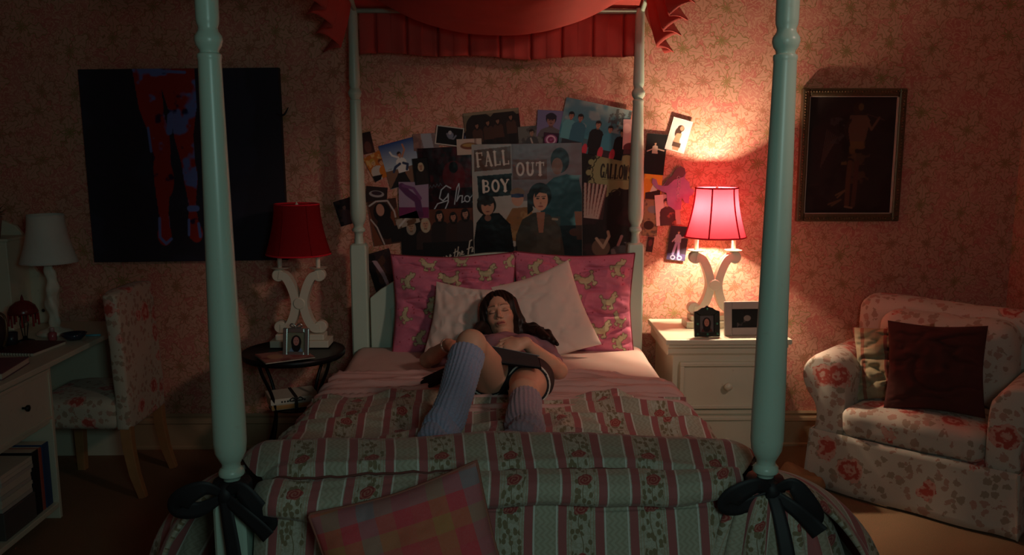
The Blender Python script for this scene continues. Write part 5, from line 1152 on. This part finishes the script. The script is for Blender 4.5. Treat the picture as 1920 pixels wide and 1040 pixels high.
for k in range(16): a = k*PI/8; MB().tube([(.064*math.cos(a), .064*math.sin(a), .143), (.064*math.cos(a), .064*math.sin(a), .143-(.03+.03*(k % 2)))], [.0035, .005], 6).build('fringe_bead', M_BEADY, tl)
dv = thing('figurine_vase', 'dark round vase with a twisted handle at the desk edge', 'vase', (-2.34, 3.86, .7505))
MB().lathe([(.045, 0), (.05, .01), (.075, .06), (.08, .11), (.06, .16), (.035, .19), (.03, .22), (.04, .24), (.034, .238)], n=28).build('body', simple('dark_glaze', (.05, .03, .03), .2), dv, smooth=True)
MB().tube(catmull([(.05, -.03, .20), (.10, -.04, .18), (.11, -.05, .10), (.085, -.04, .04)], 6), .006, 8).build('handle', M_GOLD, dv, smooth=True)
nb = thing('spiral_notebook', 'dark red spiral-bound notebook lying on the desk', 'notebook', (-2.20, 3.93, .7505), R(-6))
MB().box(-.10, .10, -.12, .12, .0, .012).build('pages', M_PAPER, nb); MB().box(-.102, .102, -.122, .122, .012, .015).build('cover', simple('dark_red_cover', (.12, .025, .03), .5), nb)
for k in range(14): MB().tube([(-.09+k*.0138+.003*0, -.122+.007*math.cos(a), .007+.008*math.sin(a)) for a in np.linspace(0, 2*PI, 9)], .0012, 5).build('coil', M_IRON, nb)
bk = thing('hardback_book', 'purple hardback book at the near end of the desk', 'book', (-2.14, 3.52, .7505), R(8))
MB().box(-.10, .10, -.14, .14, .0, .004).build('cover', simple('mauve_cover', (.20, .09, .12), .5), bk, bevel=.001); MB().box(-.095, .097, -.136, .136, .004, .026).build('pages', M_PAPER, bk); MB().box(-.10, .10, -.14, .14, .026, .030).build('cover', simple('mauve_cover', (.20, .09, .12), .5), bk, bevel=.001)
for nm, lb, ct_, X_, Y_, ln, rz, mm in (('pen', 'small pen coloured as a teal glint near the beaded lamp', 'pen', -2.24, 4.05, .07, 0, M_TEALB), ('pen', 'small pen coloured as a teal glint at the back right of the desk', 'pen', -2.03, 4.20, .035, 10, M_TEALB)):  # the teal light glinting on the pens is put into their colour
    o = MB().tube([(-ln, 0, .006), (ln, 0, .006)], .0055, 8).build(nm, mm, smooth=True); o.location = (X_, Y_, .751); o.rotation_euler = (0, 0, R(rz)); tag(o, lb, ct_)
o = MB().lathe([(.026, 0), (.030, .07), (.027, .07), (.024, .005)], n=20).build('cup', simple('dark_cup', (.03, .025, .035), .3), smooth=True); o.location = (-2.31, 3.98, .751); tag(o, 'small dark cup beside the vase on the desk', 'cup')
bo = thing('lotion_bottle', 'small pink bottle standing beside the white lamp', 'bottle', (-2.19, 4.12, .7505)); MB().lathe([(.018, 0), (.02, .005), (.02, .035), (.012, .042), (.008, .045)], n=16).build('body', simple('pink_plastic', (.35, .08, .09), .25), bo, smooth=True); MB().lathe([(.011, .044), (.011, .062), (.009, .064)], n=16).build('cap', simple('pale_cap', (.5, .3, .28), .3), bo, smooth=True)
o = MB().lathe([(.03, 0), (.045, .012), (.06, .032), (.056, .032), (.04, .014), (.01, .006)], n=28).build('trinket_dish', simple('navy_glaze', (.03, .035, .06), .15), smooth=True); o.location = (-2.09, 4.13, .751); tag(o, 'dark blue trinket dish near the front of the desk', 'dish')
# ------------------------------------------------------------------ the person, sculpted as one distance field
def A3(p): return np.array(p, float)
PO = A3((0, 3.5, .64))                                    # root of the figure on the bed
def unit(v): v = A3(v); return v/np.linalg.norm(v)
HC = A3((.006, 4.03, .885)); HU0 = A3((-.17, .45, .87)); HF = unit((-.11, -.86, .42)); HU = unit(HU0-HF*np.dot(HU0, HF)); HR = np.cross(HU, HF)   # HR = image right?
if HR[0] < 0: HR = -HR
HS = 1.0
def hw(x, f, u): return HC+HS*(HR*x+HF*f+HU*u)
NECK = hw(0, -.02, -.08)
J = dict(pelv=A3((.055, 3.46, .745)), chest=A3((.045, 3.76, .752)), nb=A3((.03, 3.925, .79)),
         hR=A3((-.03, 3.45, .735)), kR=A3((-.105, 3.12, .955)), aR=A3((-.195, 2.84, .725)), tR=A3((-.215, 2.70, .685)),
         hL=A3((.132, 3.46, .728)), kL=A3((.092, 3.11, .772)), aL=A3((.088, 2.77, .722)), tL=A3((.055, 2.655, .70)),
         sR=A3((-.115, 3.875, .765)), eR=A3((-.335, 3.90, .700)), wR=A3((-.225, 3.735, .815)),
         sL=A3((.195, 3.875, .765)), eL=A3((.258, 3.62, .722)), wL=A3((.105, 3.455, .886)))
def rcone(P, a, b, ra, rb):
    ab = b-a; t = np.clip(((P-a)@ab)/(ab@ab), 0, 1); return np.linalg.norm(P-(a+t[..., None]*ab), axis=-1)-(ra+(rb-ra)*t)
def ellip(P, c, r, M=None):
    d = P-c
    if M is not None: d = d@M
    r = A3(r); k0 = np.linalg.norm(d/r, axis=-1); k1 = np.linalg.norm(d/(r*r), axis=-1); return k0*(k0-1)/np.maximum(k1, 1e-9)
def smin(a, b, k): h = np.clip(.5+.5*(b-a)/k, 0, 1); return b*(1-h)+a*h-k*h*(1-h)
def smax(a, b, k): return -smin(-a, -b, k)
HM = np.stack([HR, HF, HU], 1)                            # columns: head axes
def head_f(P):
    Q = ((P-HC)@HM)/HS; x = np.abs(Q[..., 0]); f = Q[..., 1]; u = Q[..., 2]; S_ = np.stack([x, f, u], -1)
    E = lambda c, r: ellip(S_, A3(c), r)
    C_ = lambda a, b, ra, rb: rcone(S_, A3(a), A3(b), ra, rb)
    d = E((0, -.015, .035), (.074, .092, .082))
    d = smin(d, E((0, .022, -.02), (.060, .068, .085)), .03)
    d = smin(d, C_((.0, .045, -.082), (.040, .005, -.062), .024, .020), .022)      # jaw
    d = smin(d, E((0, .064, -.100), (.018, .016, .014)), .02)                       # chin
    d = smin(d, E((.036, .056, -.026), (.022, .022, .018)), .022)                   # cheek
    d = smin(d, C_((.012, .082, .026), (.045, .066, .024), .008, .007), .014)       # brow
    d = smax(d, -E((.031, .098, .002), (.018, .016, .011)), .012)                   # socket
    d = smin(d, E((.030, .0725, .002), (.0150, .0150, .0125)), .003)                # lid over the eye
    nose = smin(C_((0, .082, .014), (0, .108, -.028), .0060, .0095), E((.0095, .094, -.033), (.0075, .010, .0070)), .007)
    nose = smax(nose, -E((.0055, .100, -.0405), (.0036, .0045, .004)), .002)
    d = smin(d, nose, .008)
    d = smin(d, E((0, .080, -.060), (.024, .014, .014)), .012)                      # mouth mound
    lips = smin(E((.006, .0925, -.0570), (.0115, .0060, .0042)), E((.0, .0910, -.0658), (.0135, .0068, .0056)), .0022)
    d = smin(d, lips, .003)
    d = smax(d, -E((0, .100, -.0610), (.019, .006, .0013)), .002)
    d = smin(d, E((.073, -.008, -.008), (.009, .017, .028)), .006)                  # ear
    return d*HS
def hand_pts(w, dirn, palm_n, side, curl):
    """wrist, pointing direction, palm normal (towards what it lies on), side = +1/-1 thumb side"""
    d = unit(dirn); n = unit(A3(palm_n)-d*np.dot(palm_n, d)); s = np.cross(n, d)*side; out = []
    K = w+d*.078
    for i, (o, l) in enumerate(((.027, .066), (.009, .074), (-.009, .069), (-.026, .054))):
        b = w+d*(.074-.004*abs(i-1.2))+s*o; a1, a2, a3 = curl
        p1 = b+(d*math.cos(a1)+n*math.sin(a1)+s*(o*1.2))*l*.45; p2 = p1+(d*math.cos(a1+a2)+n*math.sin(a1+a2))*l*.32; p3 = p2+(d*math.cos(a1+a2+a3)+n*math.sin(a1+a2+a3))*l*.24
        out.append((b, p1, p2, p3))
    tb = w+d*.022+s*.022; t1 = tb+(d*.62+s*.72+n*.25)*.032; t2 = t1+(d*.85+s*.40+n*.35)*.028; t3 = t2+(d*.95+s*.15+n*.3)*.02
    return K, s, n, d, out, (tb, t1, t2, t3)
HND = [hand_pts(J['wL'], (-.90, -.28, -.14), (-.1, .55, -.85), 1, (.25, .45, .35)), hand_pts(J['wR'], (.60, -.62, -.12), (.3, .1, -1), -1, (.3, .4, .3))]
for i, wq in enumerate((J['wL'], J['wR'])): pass
def hand_f(P, h, w):
    K, s, n, d, fg, th = h
    M = np.stack([d, s, n], 1)
    v = ellip(P, w+d*.048, (.047, .038, .0165), M)
    v = smin(v, rcone(P, w-d*.01, w+d*.03, .021, .021), .02)
    for b, p1, p2, p3 in fg:
        g = rcone(P, b-d*.03, b, .0095, .0092); g = smin(g, rcone(P, b, p1, .0092, .0082), .003); g = smin(g, rcone(P, p1, p2, .0082, .0075), .002); g = smin(g, rcone(P, p2, p3, .0075, .0062), .002)
        v = smin(v, g, .0035)
    t = smin(rcone(P, th[0]-s*.015, th[1], .014, .0105), rcone(P, th[1], th[2], .0102, .0088), .003); t = smin(t, rcone(P, th[2], th[3], .0088, .007), .002)
    return smin(v, t, .008)
def torso_f(P):
    d = ellip(P, J['pelv'], (.138, .125, .076)); d = smin(d, ellip(P, A3((.05, 3.61, .745)), (.115, .14, .072)), .06)
    d = smin(d, ellip(P, J['chest']+A3((0, -.01, -.006)), (.128, .135, .080)), .05)
    d = smin(d, rcone(P, J['sR'], J['sL'], .050, .050), .05)
    for sx in (-1, 1): d = smin(d, ellip(P, J['chest']+A3((sx*.066, -.005, .044)), (.060, .064, .050)), .025)
    d = smin(d, rcone(P, J['nb']-A3((0, .03, .01)), NECK, .050, .046), .03)
    return d
def limbs_f(P, arms=True, legs=True):
    d = np.full(P.shape[:-1], 9.)
    if arms:
        for s_ in 'RL':
            s, e, w = J['s'+s_], J['e'+s_], J['w'+s_]; a = rcone(P, s, e, .046, .036); b = rcone(P, e, e+(w-e)*.3, .037, .038); c = rcone(P, e+(w-e)*.3, w, .038, .023); d = np.minimum(d, smin(a, smin(b, c, .01), .015))
    if legs:
        for s_ in 'RL':
            h, k, a, t = J['h'+s_], J['k'+s_], J['a'+s_], J['t'+s_]
            th = smin(rcone(P, h, k, .088, .054), ellip(P, k+(unit(k-h))*.012+A3((0, 0, .008)), (.047, .045, .047)), .02)
            sh = smin(rcone(P, k, k+(a-k)*.35, .050, .053), rcone(P, k+(a-k)*.35, a, .053, .032), .02)
            ft = smin(rcone(P, a, t, .033, .027), ellip(P, t+(t-a)*.12, (.038, .045, .018)), .02); ft = smin(ft, ellip(P, a+A3((0, .03, -.015)), (.027, .03, .03)), .015)
            d = np.minimum(d, smin(smin(th, sh, .022), ft, .015))
            for q in range(5):
                tt = t+(t-a)*(.42-.05*q)+A3(((q-2)*.014*(1 if s_ == 'R' else -1)*-1, 0, -.004)); d = smin(d, ellip(P, tt, (.0085+.003*(q == 0), .016, .009)), .004)
    return d
def body_f(P, hands=True):
    d = smin(torso_f(P), limbs_f(P), .03); d = smin(d, head_f(P), .018)
    if hands:
        for h, w in zip(HND, (J['wL'], J['wR'])): d = smin(d, hand_f(P, h, w), .010)
    return d
def snets(F, lo, h):
    """surface nets on a sampled field; returns verts, quads"""
    nx, ny, nz = F.shape; I = F < 0
    cnt = sum(I[a:nx-1+a, b:ny-1+b, c:nz-1+c].astype(np.int8) for a in (0, 1) for b in (0, 1) for c in (0, 1)); act = (cnt > 0) & (cnt < 8)
    idx = -np.ones(act.shape, int); cc = np.argwhere(act); idx[act] = np.arange(len(cc)); acc = np.zeros((len(cc), 3)); n = np.zeros(len(cc)); i, j, k = cc.T
    C = [(a, b, c) for a in (0, 1) for b in (0, 1) for c in (0, 1)]
    for p in range(8):
        for q in range(p+1, 8):
            a, b = C[p], C[q]
            if sum(abs(a[m]-b[m]) for m in range(3)) != 1: continue
            fa = F[i+a[0], j+a[1], k+a[2]]; fb = F[i+b[0], j+b[1], k+b[2]]; m = (fa < 0) != (fb < 0); t = np.where(m, fa/np.where(m, fa-fb, 1), 0)
            pt = A3(a)+t[:, None]*(A3(b)-A3(a)); acc += np.where(m[:, None], pt, 0); n += m
    V = (cc+acc/n[:, None])*h+lo; Q = []
    for ax in range(3):
        sl0 = [slice(None)]*3; sl1 = [slice(None)]*3; sl0[ax] = slice(0, -1); sl1[ax] = slice(1, None); A = I[tuple(sl0)]; B = I[tuple(sl1)]
        for flip in (0, 1):
            e = np.argwhere((A & ~B) if not flip else (~A & B)); u, v = (ax+1) % 3, (ax+2) % 3
            ok = (e[:, u] > 0) & (e[:, v] > 0) & (e[:, u] < idx.shape[u]) & (e[:, v] < idx.shape[v]); e = e[ok]
            def g(du, dv): f = e.copy(); f[:, u] += du; f[:, v] += dv; return idx[f[:, 0], f[:, 1], f[:, 2]]
            q = np.stack([g(-1, -1), g(0, -1), g(0, 0), g(-1, 0)], 1); Q.append(q[:, ::-1] if flip else q)
    Q = np.vstack(Q); Q = Q[(Q >= 0).all(1)]; return V, Q
def sample(f, lo, hi, h):
    lo, hi = A3(lo), A3(hi); n = np.ceil((hi-lo)/h).astype(int)+1; ax = [lo[k]+h*np.arange(n[k]) for k in range(3)]
    out = np.empty(n)
    for i in range(0, n[0], 12):
        G = np.stack(np.meshgrid(ax[0][i:i+12], ax[1], ax[2], indexing='ij'), -1); out[i:i+12] = f(G)
    return out, lo
def polish(V, f, it=2):
    e = .0008
    for _ in range(it):
        d = f(V); g = np.stack([f(V+A3(v)*e)-f(V-A3(v)*e) for v in ((1, 0, 0), (0, 1, 0), (0, 0, 1))], -1)/(2*e); g /= np.maximum(np.linalg.norm(g, axis=1, keepdims=True), 1e-6); V = V-g*np.clip(d, -.003, .003)[:, None]
    return V
person = thing('person', 'dark-haired woman in mauve tee and black shorts reclining on the bed with a folio', 'person', tuple(PO))
def fieldmesh(name, f, lo, hi, h, mat, parent=None, cut=None, col=None, pol=2):
    F, lo = sample(f, lo, hi, h); V, Q = snets(F, lo, h)
    if pol: V = polish(V, f, pol)
    if cut is not None:
        m = cut(V); q = m[Q].all(1); Q = Q[q]
    used = np.unique(Q); re = -np.ones(len(V), int); re[used] = np.arange(len(used)); V = V[used]; Q = re[Q]
    return V, Q
# body: coarse everywhere, fine in the head and hand boxes
hb0, hb1 = HC-A3((.125, .14, .15)), HC+A3((.125, .15, .16))
def inb(V, a, b): return ((V > a) & (V < b)).all(1)
fc = hw(0, .07, -.015); boxes = [(fc-A3((.075, .07, .10)), fc+A3((.075, .06, .10)), .0019), (hb0, hb1, .0032)]
for w, h in ((J['wL'], HND[0]), (J['wR'], HND[1])):
    P = np.array([w]+[q for f4 in h[4] for q in f4]+list(h[5])); boxes.append((P.min(0)-.028, P.max(0)+.022, .0032))
parts = []
V, Q = fieldmesh('c', body_f, (-.42, 2.56, .60), (.36, 4.22, 1.06), .0085, None, cut=lambda V: ~np.any([inb(V, a+.016, b-.016) for a, b, _ in boxes], axis=0)); parts.append((V, Q))
for bi, (a, b, h) in enumerate(boxes):
    ff = (lambda P: smin(head_f(P), torso_f(P), .018)) if bi < 2 else body_f
    parts.append(fieldmesh('f', ff, a-h, b+h, h, None, cut=(lambda V: inb(V, a, b)) if bi != 1 else (lambda V: inb(V, a, b) & ~inb(V, boxes[0][0]+.003, boxes[0][1]-.003))))
off = 0; VV = []; QQ = []
for V, Q in parts: VV.append(V); QQ.append(Q+off); off += len(V)
VV = np.vstack(VV); QQ = np.vstack(QQ)
# skin colour with brows, lashes, lips
SKN = A3((.66, .37, .25)); C = np.tile(SKN, (len(VV), 1)); H = ((VV-HC)@HM)/HS; hx, hf, hu = np.abs(H[:, 0]), H[:, 1], H[:, 2]; near = hf > .04
def blend(m, c): global C; m = np.clip(m, 0, 1)[:, None]; C = C*(1-m)+A3(c)*m
def gau(dx, dy, rx, ry): return np.exp(-((dx/rx)**2+(dy/ry)**2)**1.5)
blend(near*gau(hx-.042, hu+.03, .022, .018)*.35, (.62, .24, .17)); blend((hf > .085)*gau(hx, hu+.03, .014, .012)*.3, (.6, .25, .18))
lm = near*(hx < .0215)*np.clip(1-np.abs(hu+.0610+.10*np.clip(hx, 0, 1)*0)/(.0080*np.sqrt(np.clip(1-(hx/.0215)**2, 0, 1))+1e-5), 0, 1)*6
blend(lm*.75, (.44, .13, .11)); blend(near*(hx < .021)*np.exp(-((hu+.0612)/.0013)**2)*.9, (.12, .03, .03))
bx = (hx-.012)/.036; by = .0255+.006*np.sin(np.clip(bx, 0, 1)*PI*.75)-.003*bx
blend(near*(bx > 0)*(bx < 1)*np.exp(-((hu-by)/(.0030*(1.15-.75*bx)))**4)*.9, (.035, .018, .014))
ex = (hx-.030)/.0165; ly = -.0055+.0050*ex*ex
blend(near*(np.abs(ex) < 1)*gau(hx-.030, hu-.004, .018, .010)*.5, (.36, .19, .14))
blend(near*(np.abs(ex) < 1.05)*np.exp(-((hu-ly)/.0018)**2)*.95, (.02, .01, .01))
M_SKIN = mat_vcol('skin', .5, .35, .15, 260., .0006); sb = M_SKIN.node_tree.nodes['Principled BSDF']; sb.inputs['Subsurface Weight'].default_value = .12; sb.inputs['Subsurface Radius'].default_value = (.012, .005, .003)
mesh_obj('body', VV-PO, QQ, M_SKIN, person, smooth=True, col=C)
# tee
def along(P, a, b): ab = b-a; return ((P-a)@ab)/(ab@ab)
def wr(P, s=1.0, sd=0.): return fbm(P[..., 0]*9+sd, P[..., 1]*16, P[..., 2]*12, 2)*.006*s
def tee_f(P):
    a = [rcone(P, J['s'+k], J['s'+k]+(J['e'+k]-J['s'+k])*(.66 if k == 'L' else .88), .055, .047) for k in 'RL']; t = smin(torso_f(P)-.010, np.minimum(a[0], a[1]), .02)+wr(P)
    neckc = -(np.linalg.norm((P-(J['nb']+A3((0, .03, .03))))/A3((1.35, 1.0, 1.1)), axis=-1)-.075)
    t = smax(t, neckc, .004); return smax(t, 3.50-P[..., 1], .01)
V, Q = fieldmesh('t', tee_f, (-.36, 3.46, .62), (.32, 4.02, .93), .0062, None)
M_TEE = simple('mauve_jersey', (.30, .165, .205), .9, bump=.2, bs=500.); mesh_obj('tee_shirt', V-PO, Q, M_TEE, person, smooth=True)
# shorts with white piping
def leg_seg(P, k, t, ra, rb): h, n = J['h'+k], J['k'+k]; return rcone(P, h-(n-h)*.05, h+(n-h)*t, ra, rb)
def shorts_f(P, g=0.0):
    d = smin(ellip(P, J['pelv'], (.148+g, .135+g, .084+g)), ellip(P, A3((.05, 3.57, .745)), (.122+g, .10, .080+g)), .04)
    for k, t in (('R', .14), ('L', .40)):
        h, n = J['h'+k], J['k'+k]; s = rcone(P, h, n, .096+g, .070+g); s = smax(s, (along(P, h, n)-t)*.36, .002); d = smin(d, s, .012)
    return d
V, Q = fieldmesh('s', lambda P: smax(shorts_f(P)+wr(P, .7, 4), P[..., 1]-3.60, .01), (-.2, 3.16, .60), (.30, 3.64, .93), .0062, None); shorts = mesh_obj('shorts', V-PO, Q, simple('black_jersey', (.012, .011, .014), .8), person, smooth=True)
def hem_f(P):
    out = None
    for k, t in (('R', .14), ('L', .40)):
        h, n = J['h'+k], J['k'+k]; s = rcone(P, h, n, .0985, .0725); s = smax(s, (along(P, h, n)-t-.004)*.36, .001); s = smax(s, -(along(P, h, n)-t+.030)*.36, .001); out = s if out is None else np.minimum(out, s)
    return smax(out, -(shorts_f(P)-.0)*0-(rcone(P, J['hR'], J['kR'], .099, .067) if False else np.minimum(rcone(P, J['hR'], J['kR'], .092, .066), rcone(P, J['hL'], J['kL'], .092, .066))), .001)
V, Q = fieldmesh('p', hem_f, (-.2, 3.16, .60), (.30, 3.50, .95), .005, None, pol=1); mesh_obj('piping', V-PO, Q, simple('white_piping', (.60, .58, .52), .8), shorts, smooth=True)
# hair
def hair_f(P):
    Q = ((P-HC)@HM)/HS; x, f, u = Q[..., 0], Q[..., 1], Q[..., 2]; ax = np.abs(x)
    S_ = np.stack([ax, f, u], -1); E = lambda c, r: ellip(S_, A3(c), r)
    d = E((0, -.022, .038), (.090, .098, .094))
    d = smin(d, rcone(S_, A3((.066, .028, .050)), A3((.081, .020, -.05)), .024, .026), .02)
    d = smin(d, rcone(S_, A3((.081, .020, -.05)), A3((.072, .008, -.128)), .027, .026), .02)
    d = smin(d, E((0, -.045, -.06), (.088, .06, .09)), .03)
    face = E((0, .112, -.022), (.0575, .092, .122)); FC = face
    # centre parting
    d = d+.005*np.exp(-((x+.010)/.004)**2)*(u > .05)
    d = d*HS
    # locks falling over her left shoulder
    a, b, c, e = hw(.078, .0, -.10), A3((.150, 3.955, .835)), A3((.195, 3.88, .835)), A3((.235, 3.78, .815))
    for q, (dx_, dz_, r0) in enumerate(((-.022, .0, .017), (.0, .008, .020), (.022, -.004, .018), (.036, -.020, .015))):
        o_ = A3((dx_, 0, dz_)); wv = A3((.010*math.sin(q*2.1), .01*math.cos(q), 0)); l = smin(smin(rcone(P, a+o_*.4, b+o_+wv, .024, r0), rcone(P, b+o_+wv, c+o_*.8-wv, r0, r0*.95), .008), rcone(P, c+o_*.8-wv, c+(e-c)*(.55+.15*q)+o_*.7, r0*.95, .009), .008); d = smin(d, l, .020)
    a, b, c = hw(-.078, .0, -.10), A3((-.085, 3.95, .85)), A3((-.12, 3.86, .83)); d = smin(d, smin(rcone(P, a, b, .026, .024), rcone(P, b, c, .024, .010), .01), .012)
    an = np.arctan2(x, f+.05); s = np.sin(an*34+fbm(x*14, u*9, f*9, 2)*5)*.0019+np.sin(an*83+u*30)*.0008
    s2 = np.sin((P[..., 0]*120+P[..., 2]*90)+fbm(P[..., 0]*12, P[..., 1]*12, 1, 2)*4)*.0018
    return smax(d+np.where(u < -.12, s2, s), -FC*HS, .006)
V, Q = fieldmesh('h', hair_f, (-.16, 3.70, .70), (.30, 4.22, 1.03), .0038, None, pol=1)
hn = NT('dark_brown_hair', .5, spec=.35); hc = hn.noise(hn.co(), 40., 3.); hn.color(hn.mix(hc, (.010, .005, .004), (.028, .014, .010))); hn.b.inputs['Anisotropic'].default_value = .5
hair = mesh_obj('hair', V-PO, Q, hn.m, person, smooth=True)
# leg warmers
def warmer(name, path, rad, mat, label, seed, slouch):
    C_ = catmull(path, 26); n = len(C_); na = 144; V = []; T = []
    up = None
    for i in range(n):
        t = unit(C_[min(i+1, n-1)]-C_[max(i-1, 0)])
        if up is None: up = unit(np.cross(t, (1, 0, 0)))
        up = unit(up-t*np.dot(up, t)); sd = np.cross(t, up); f = i/(n-1); r = np.interp(f, [p[0] for p in rad], [p[1] for p in rad])
        for k in range(na):
            a = 2*PI*k/na; rib = .0016*math.cos(24*a); kn = .0017*math.cos(f*2*PI*40) if f > .10 else .0
            sl = slouch*max(0, (f-.35))*1.5*(abs(math.sin(f*17+.7*math.sin(a+seed)+.5*math.sin(2*a)))**.6-.5)*.030+.010*slouch*math.sin(a*2+f*9+seed)*f
            fl = .004*math.sin(f*9+a*1+seed)
            rr = r+rib+kn*(.6+.4*math.cos(24*a))+sl+fl+(.003 if f < .10 else 0)
            p = C_[i]+(sd*math.cos(a)+up*math.sin(a))*rr; V.append(p)
    # inner turn at both ends
    ends = []
    for i, s in ((0, -1), (n-1, 1)):
        for k in range(na): q = V[i*na+k]; ends.append(C_[i]+(q-C_[i])*.82)
    N = len(V); V = np.array(V+ends)-PO; F = grid_faces(na, n, wrap=True).tolist()
    for e, i in ((0, 0), (1, n-1)):
        for k in range(na): F.append([i*na+k, N+e*na+k, N+e*na+(k+1) % na, i*na+(k+1) % na])
    o = mesh_obj(name, V, F, mat, person, smooth=True); o['label'] = label; return o
kR, aR_, tR, kL, aL_, tL = J['kR'], J['aR'], J['tR'], J['kL'], J['aL'], J['tL']
def knit(name, c):
    n = NT(name, .95, spec=.1); q = n.noise(n.co(), 160., 3.); n.color(n.mix(q, tuple(k*.78 for k in c), tuple(min(1, k*1.2) for k in c))); n.bump(q, .5, .002); n.b.inputs['Sheen Weight'].default_value = .3; return n.m
warmer('leg_warmer', [kR+(aR_-kR)*.10, kR+(aR_-kR)*.4, kR+(aR_-kR)*.72, aR_+A3((0, .0, .004)), aR_+(tR-aR_)*.6, tR+(tR-aR_)*.22+A3((0, 0, -.004))], [(0, .062), (.15, .064), (.45, .064), (.65, .060), (.8, .055), (.93, .046), (1, .030)], knit('blue_knit', (.30, .33, .46)), 'slouchy lavender-blue knitted leg warmer', 1, 1.0)
warmer('leg_warmer', [kL+(aL_-kL)*.16, kL+(aL_-kL)*.45, kL+(aL_-kL)*.75, aL_+A3((0, 0, .004)), aL_+(tL-aL_)*.5], [(0, .057), (.2, .060), (.5, .062), (.75, .060), (1, .050)], knit('mauve_knit', (.36, .26, .31)), 'slouchy mauve knitted leg warmer', 4, .9)
# bangle on her right wrist
w = J['wR']-(J['wR']-J['eR'])*.10; d = unit(J['wR']-J['eR']); s = unit(np.cross(d, (0, 0, 1))); n_ = np.cross(d, s)
br = MB().tube([tuple(w+(s*math.cos(a)+n_*math.sin(a))*.029) for a in np.linspace(0, 2*PI, 25)], .0055, 8).build('bangle', simple('pale_silver', (.75, .72, .62), .2, .7), None, smooth=True); tag(br, 'pale silver bangle around the reclining woman\'s bent wrist', 'bangle')

# ------------------------------------------------------------------ the folio she holds
fo = thing('sketch_folio', 'open black folio resting on the lap of the reclining woman', 'book', (-.05, 3.50, .86))
def board(name, P, th, mat, par):
    P = [A3(q)-A3((-.05, 3.50, .86)) for q in P]; n = unit(np.cross(P[1]-P[0], P[3]-P[0])); V = P+[q+n*th for q in P]
    m = MB().add(V, [(3, 2, 1, 0), (4, 5, 6, 7), (0, 1, 5, 4), (1, 2, 6, 5), (2, 3, 7, 6), (3, 0, 4, 7)]); return m.build(name, mat, par, bevel=.002)
M_FOL = simple('black_buckram', (.008, .007, .009), .8, var=.1, spec=.15)
a0, a1 = (-.045, 3.44, .868), (.160, 3.345, .848); b0, b1 = (-.035, 3.31, .836), (.165, 3.23, .832)
board('cover', [b0, b1, a1, a0], .004, M_FOL, fo)
board('pages', [(b0[0], b0[1], b0[2]+.006), (b1[0]-.006, b1[1], b1[2]+.006), (a1[0]-.006, a1[1], a1[2]+.006), (a0[0], a0[1], a0[2]+.006)], .006, simple('grey_page', (.03, .035, .04), .7), fo)
c0, c1 = (-.345, 3.62, .685), (-.33, 3.49, .672)
board('cover', [c1, (-.06, 3.345, .805), (-.06, 3.45, .858), c0], .004, M_FOL, fo)
MB().tube([a0, (-.07, 3.44, .862), b0], .007, 6, flat=(1, .6)).build('spine', M_FOL, fo) if False else None
MB().tube([tuple(A3(q)-A3((-.05, 3.50, .86))) for q in (a0, b0)], .008, 8).build('spine', M_FOL, fo, smooth=True)
MB().tube([tuple(A3(q)-A3((-.05, 3.50, .86))) for q in ((a0[0], a0[1]+.003, a0[2]+.008), (a1[0], a1[1]+.003, a1[2]+.008))], .0035, 6).build('page_edge', simple('blue_grey_edge', (.22, .26, .28), .5), fo)
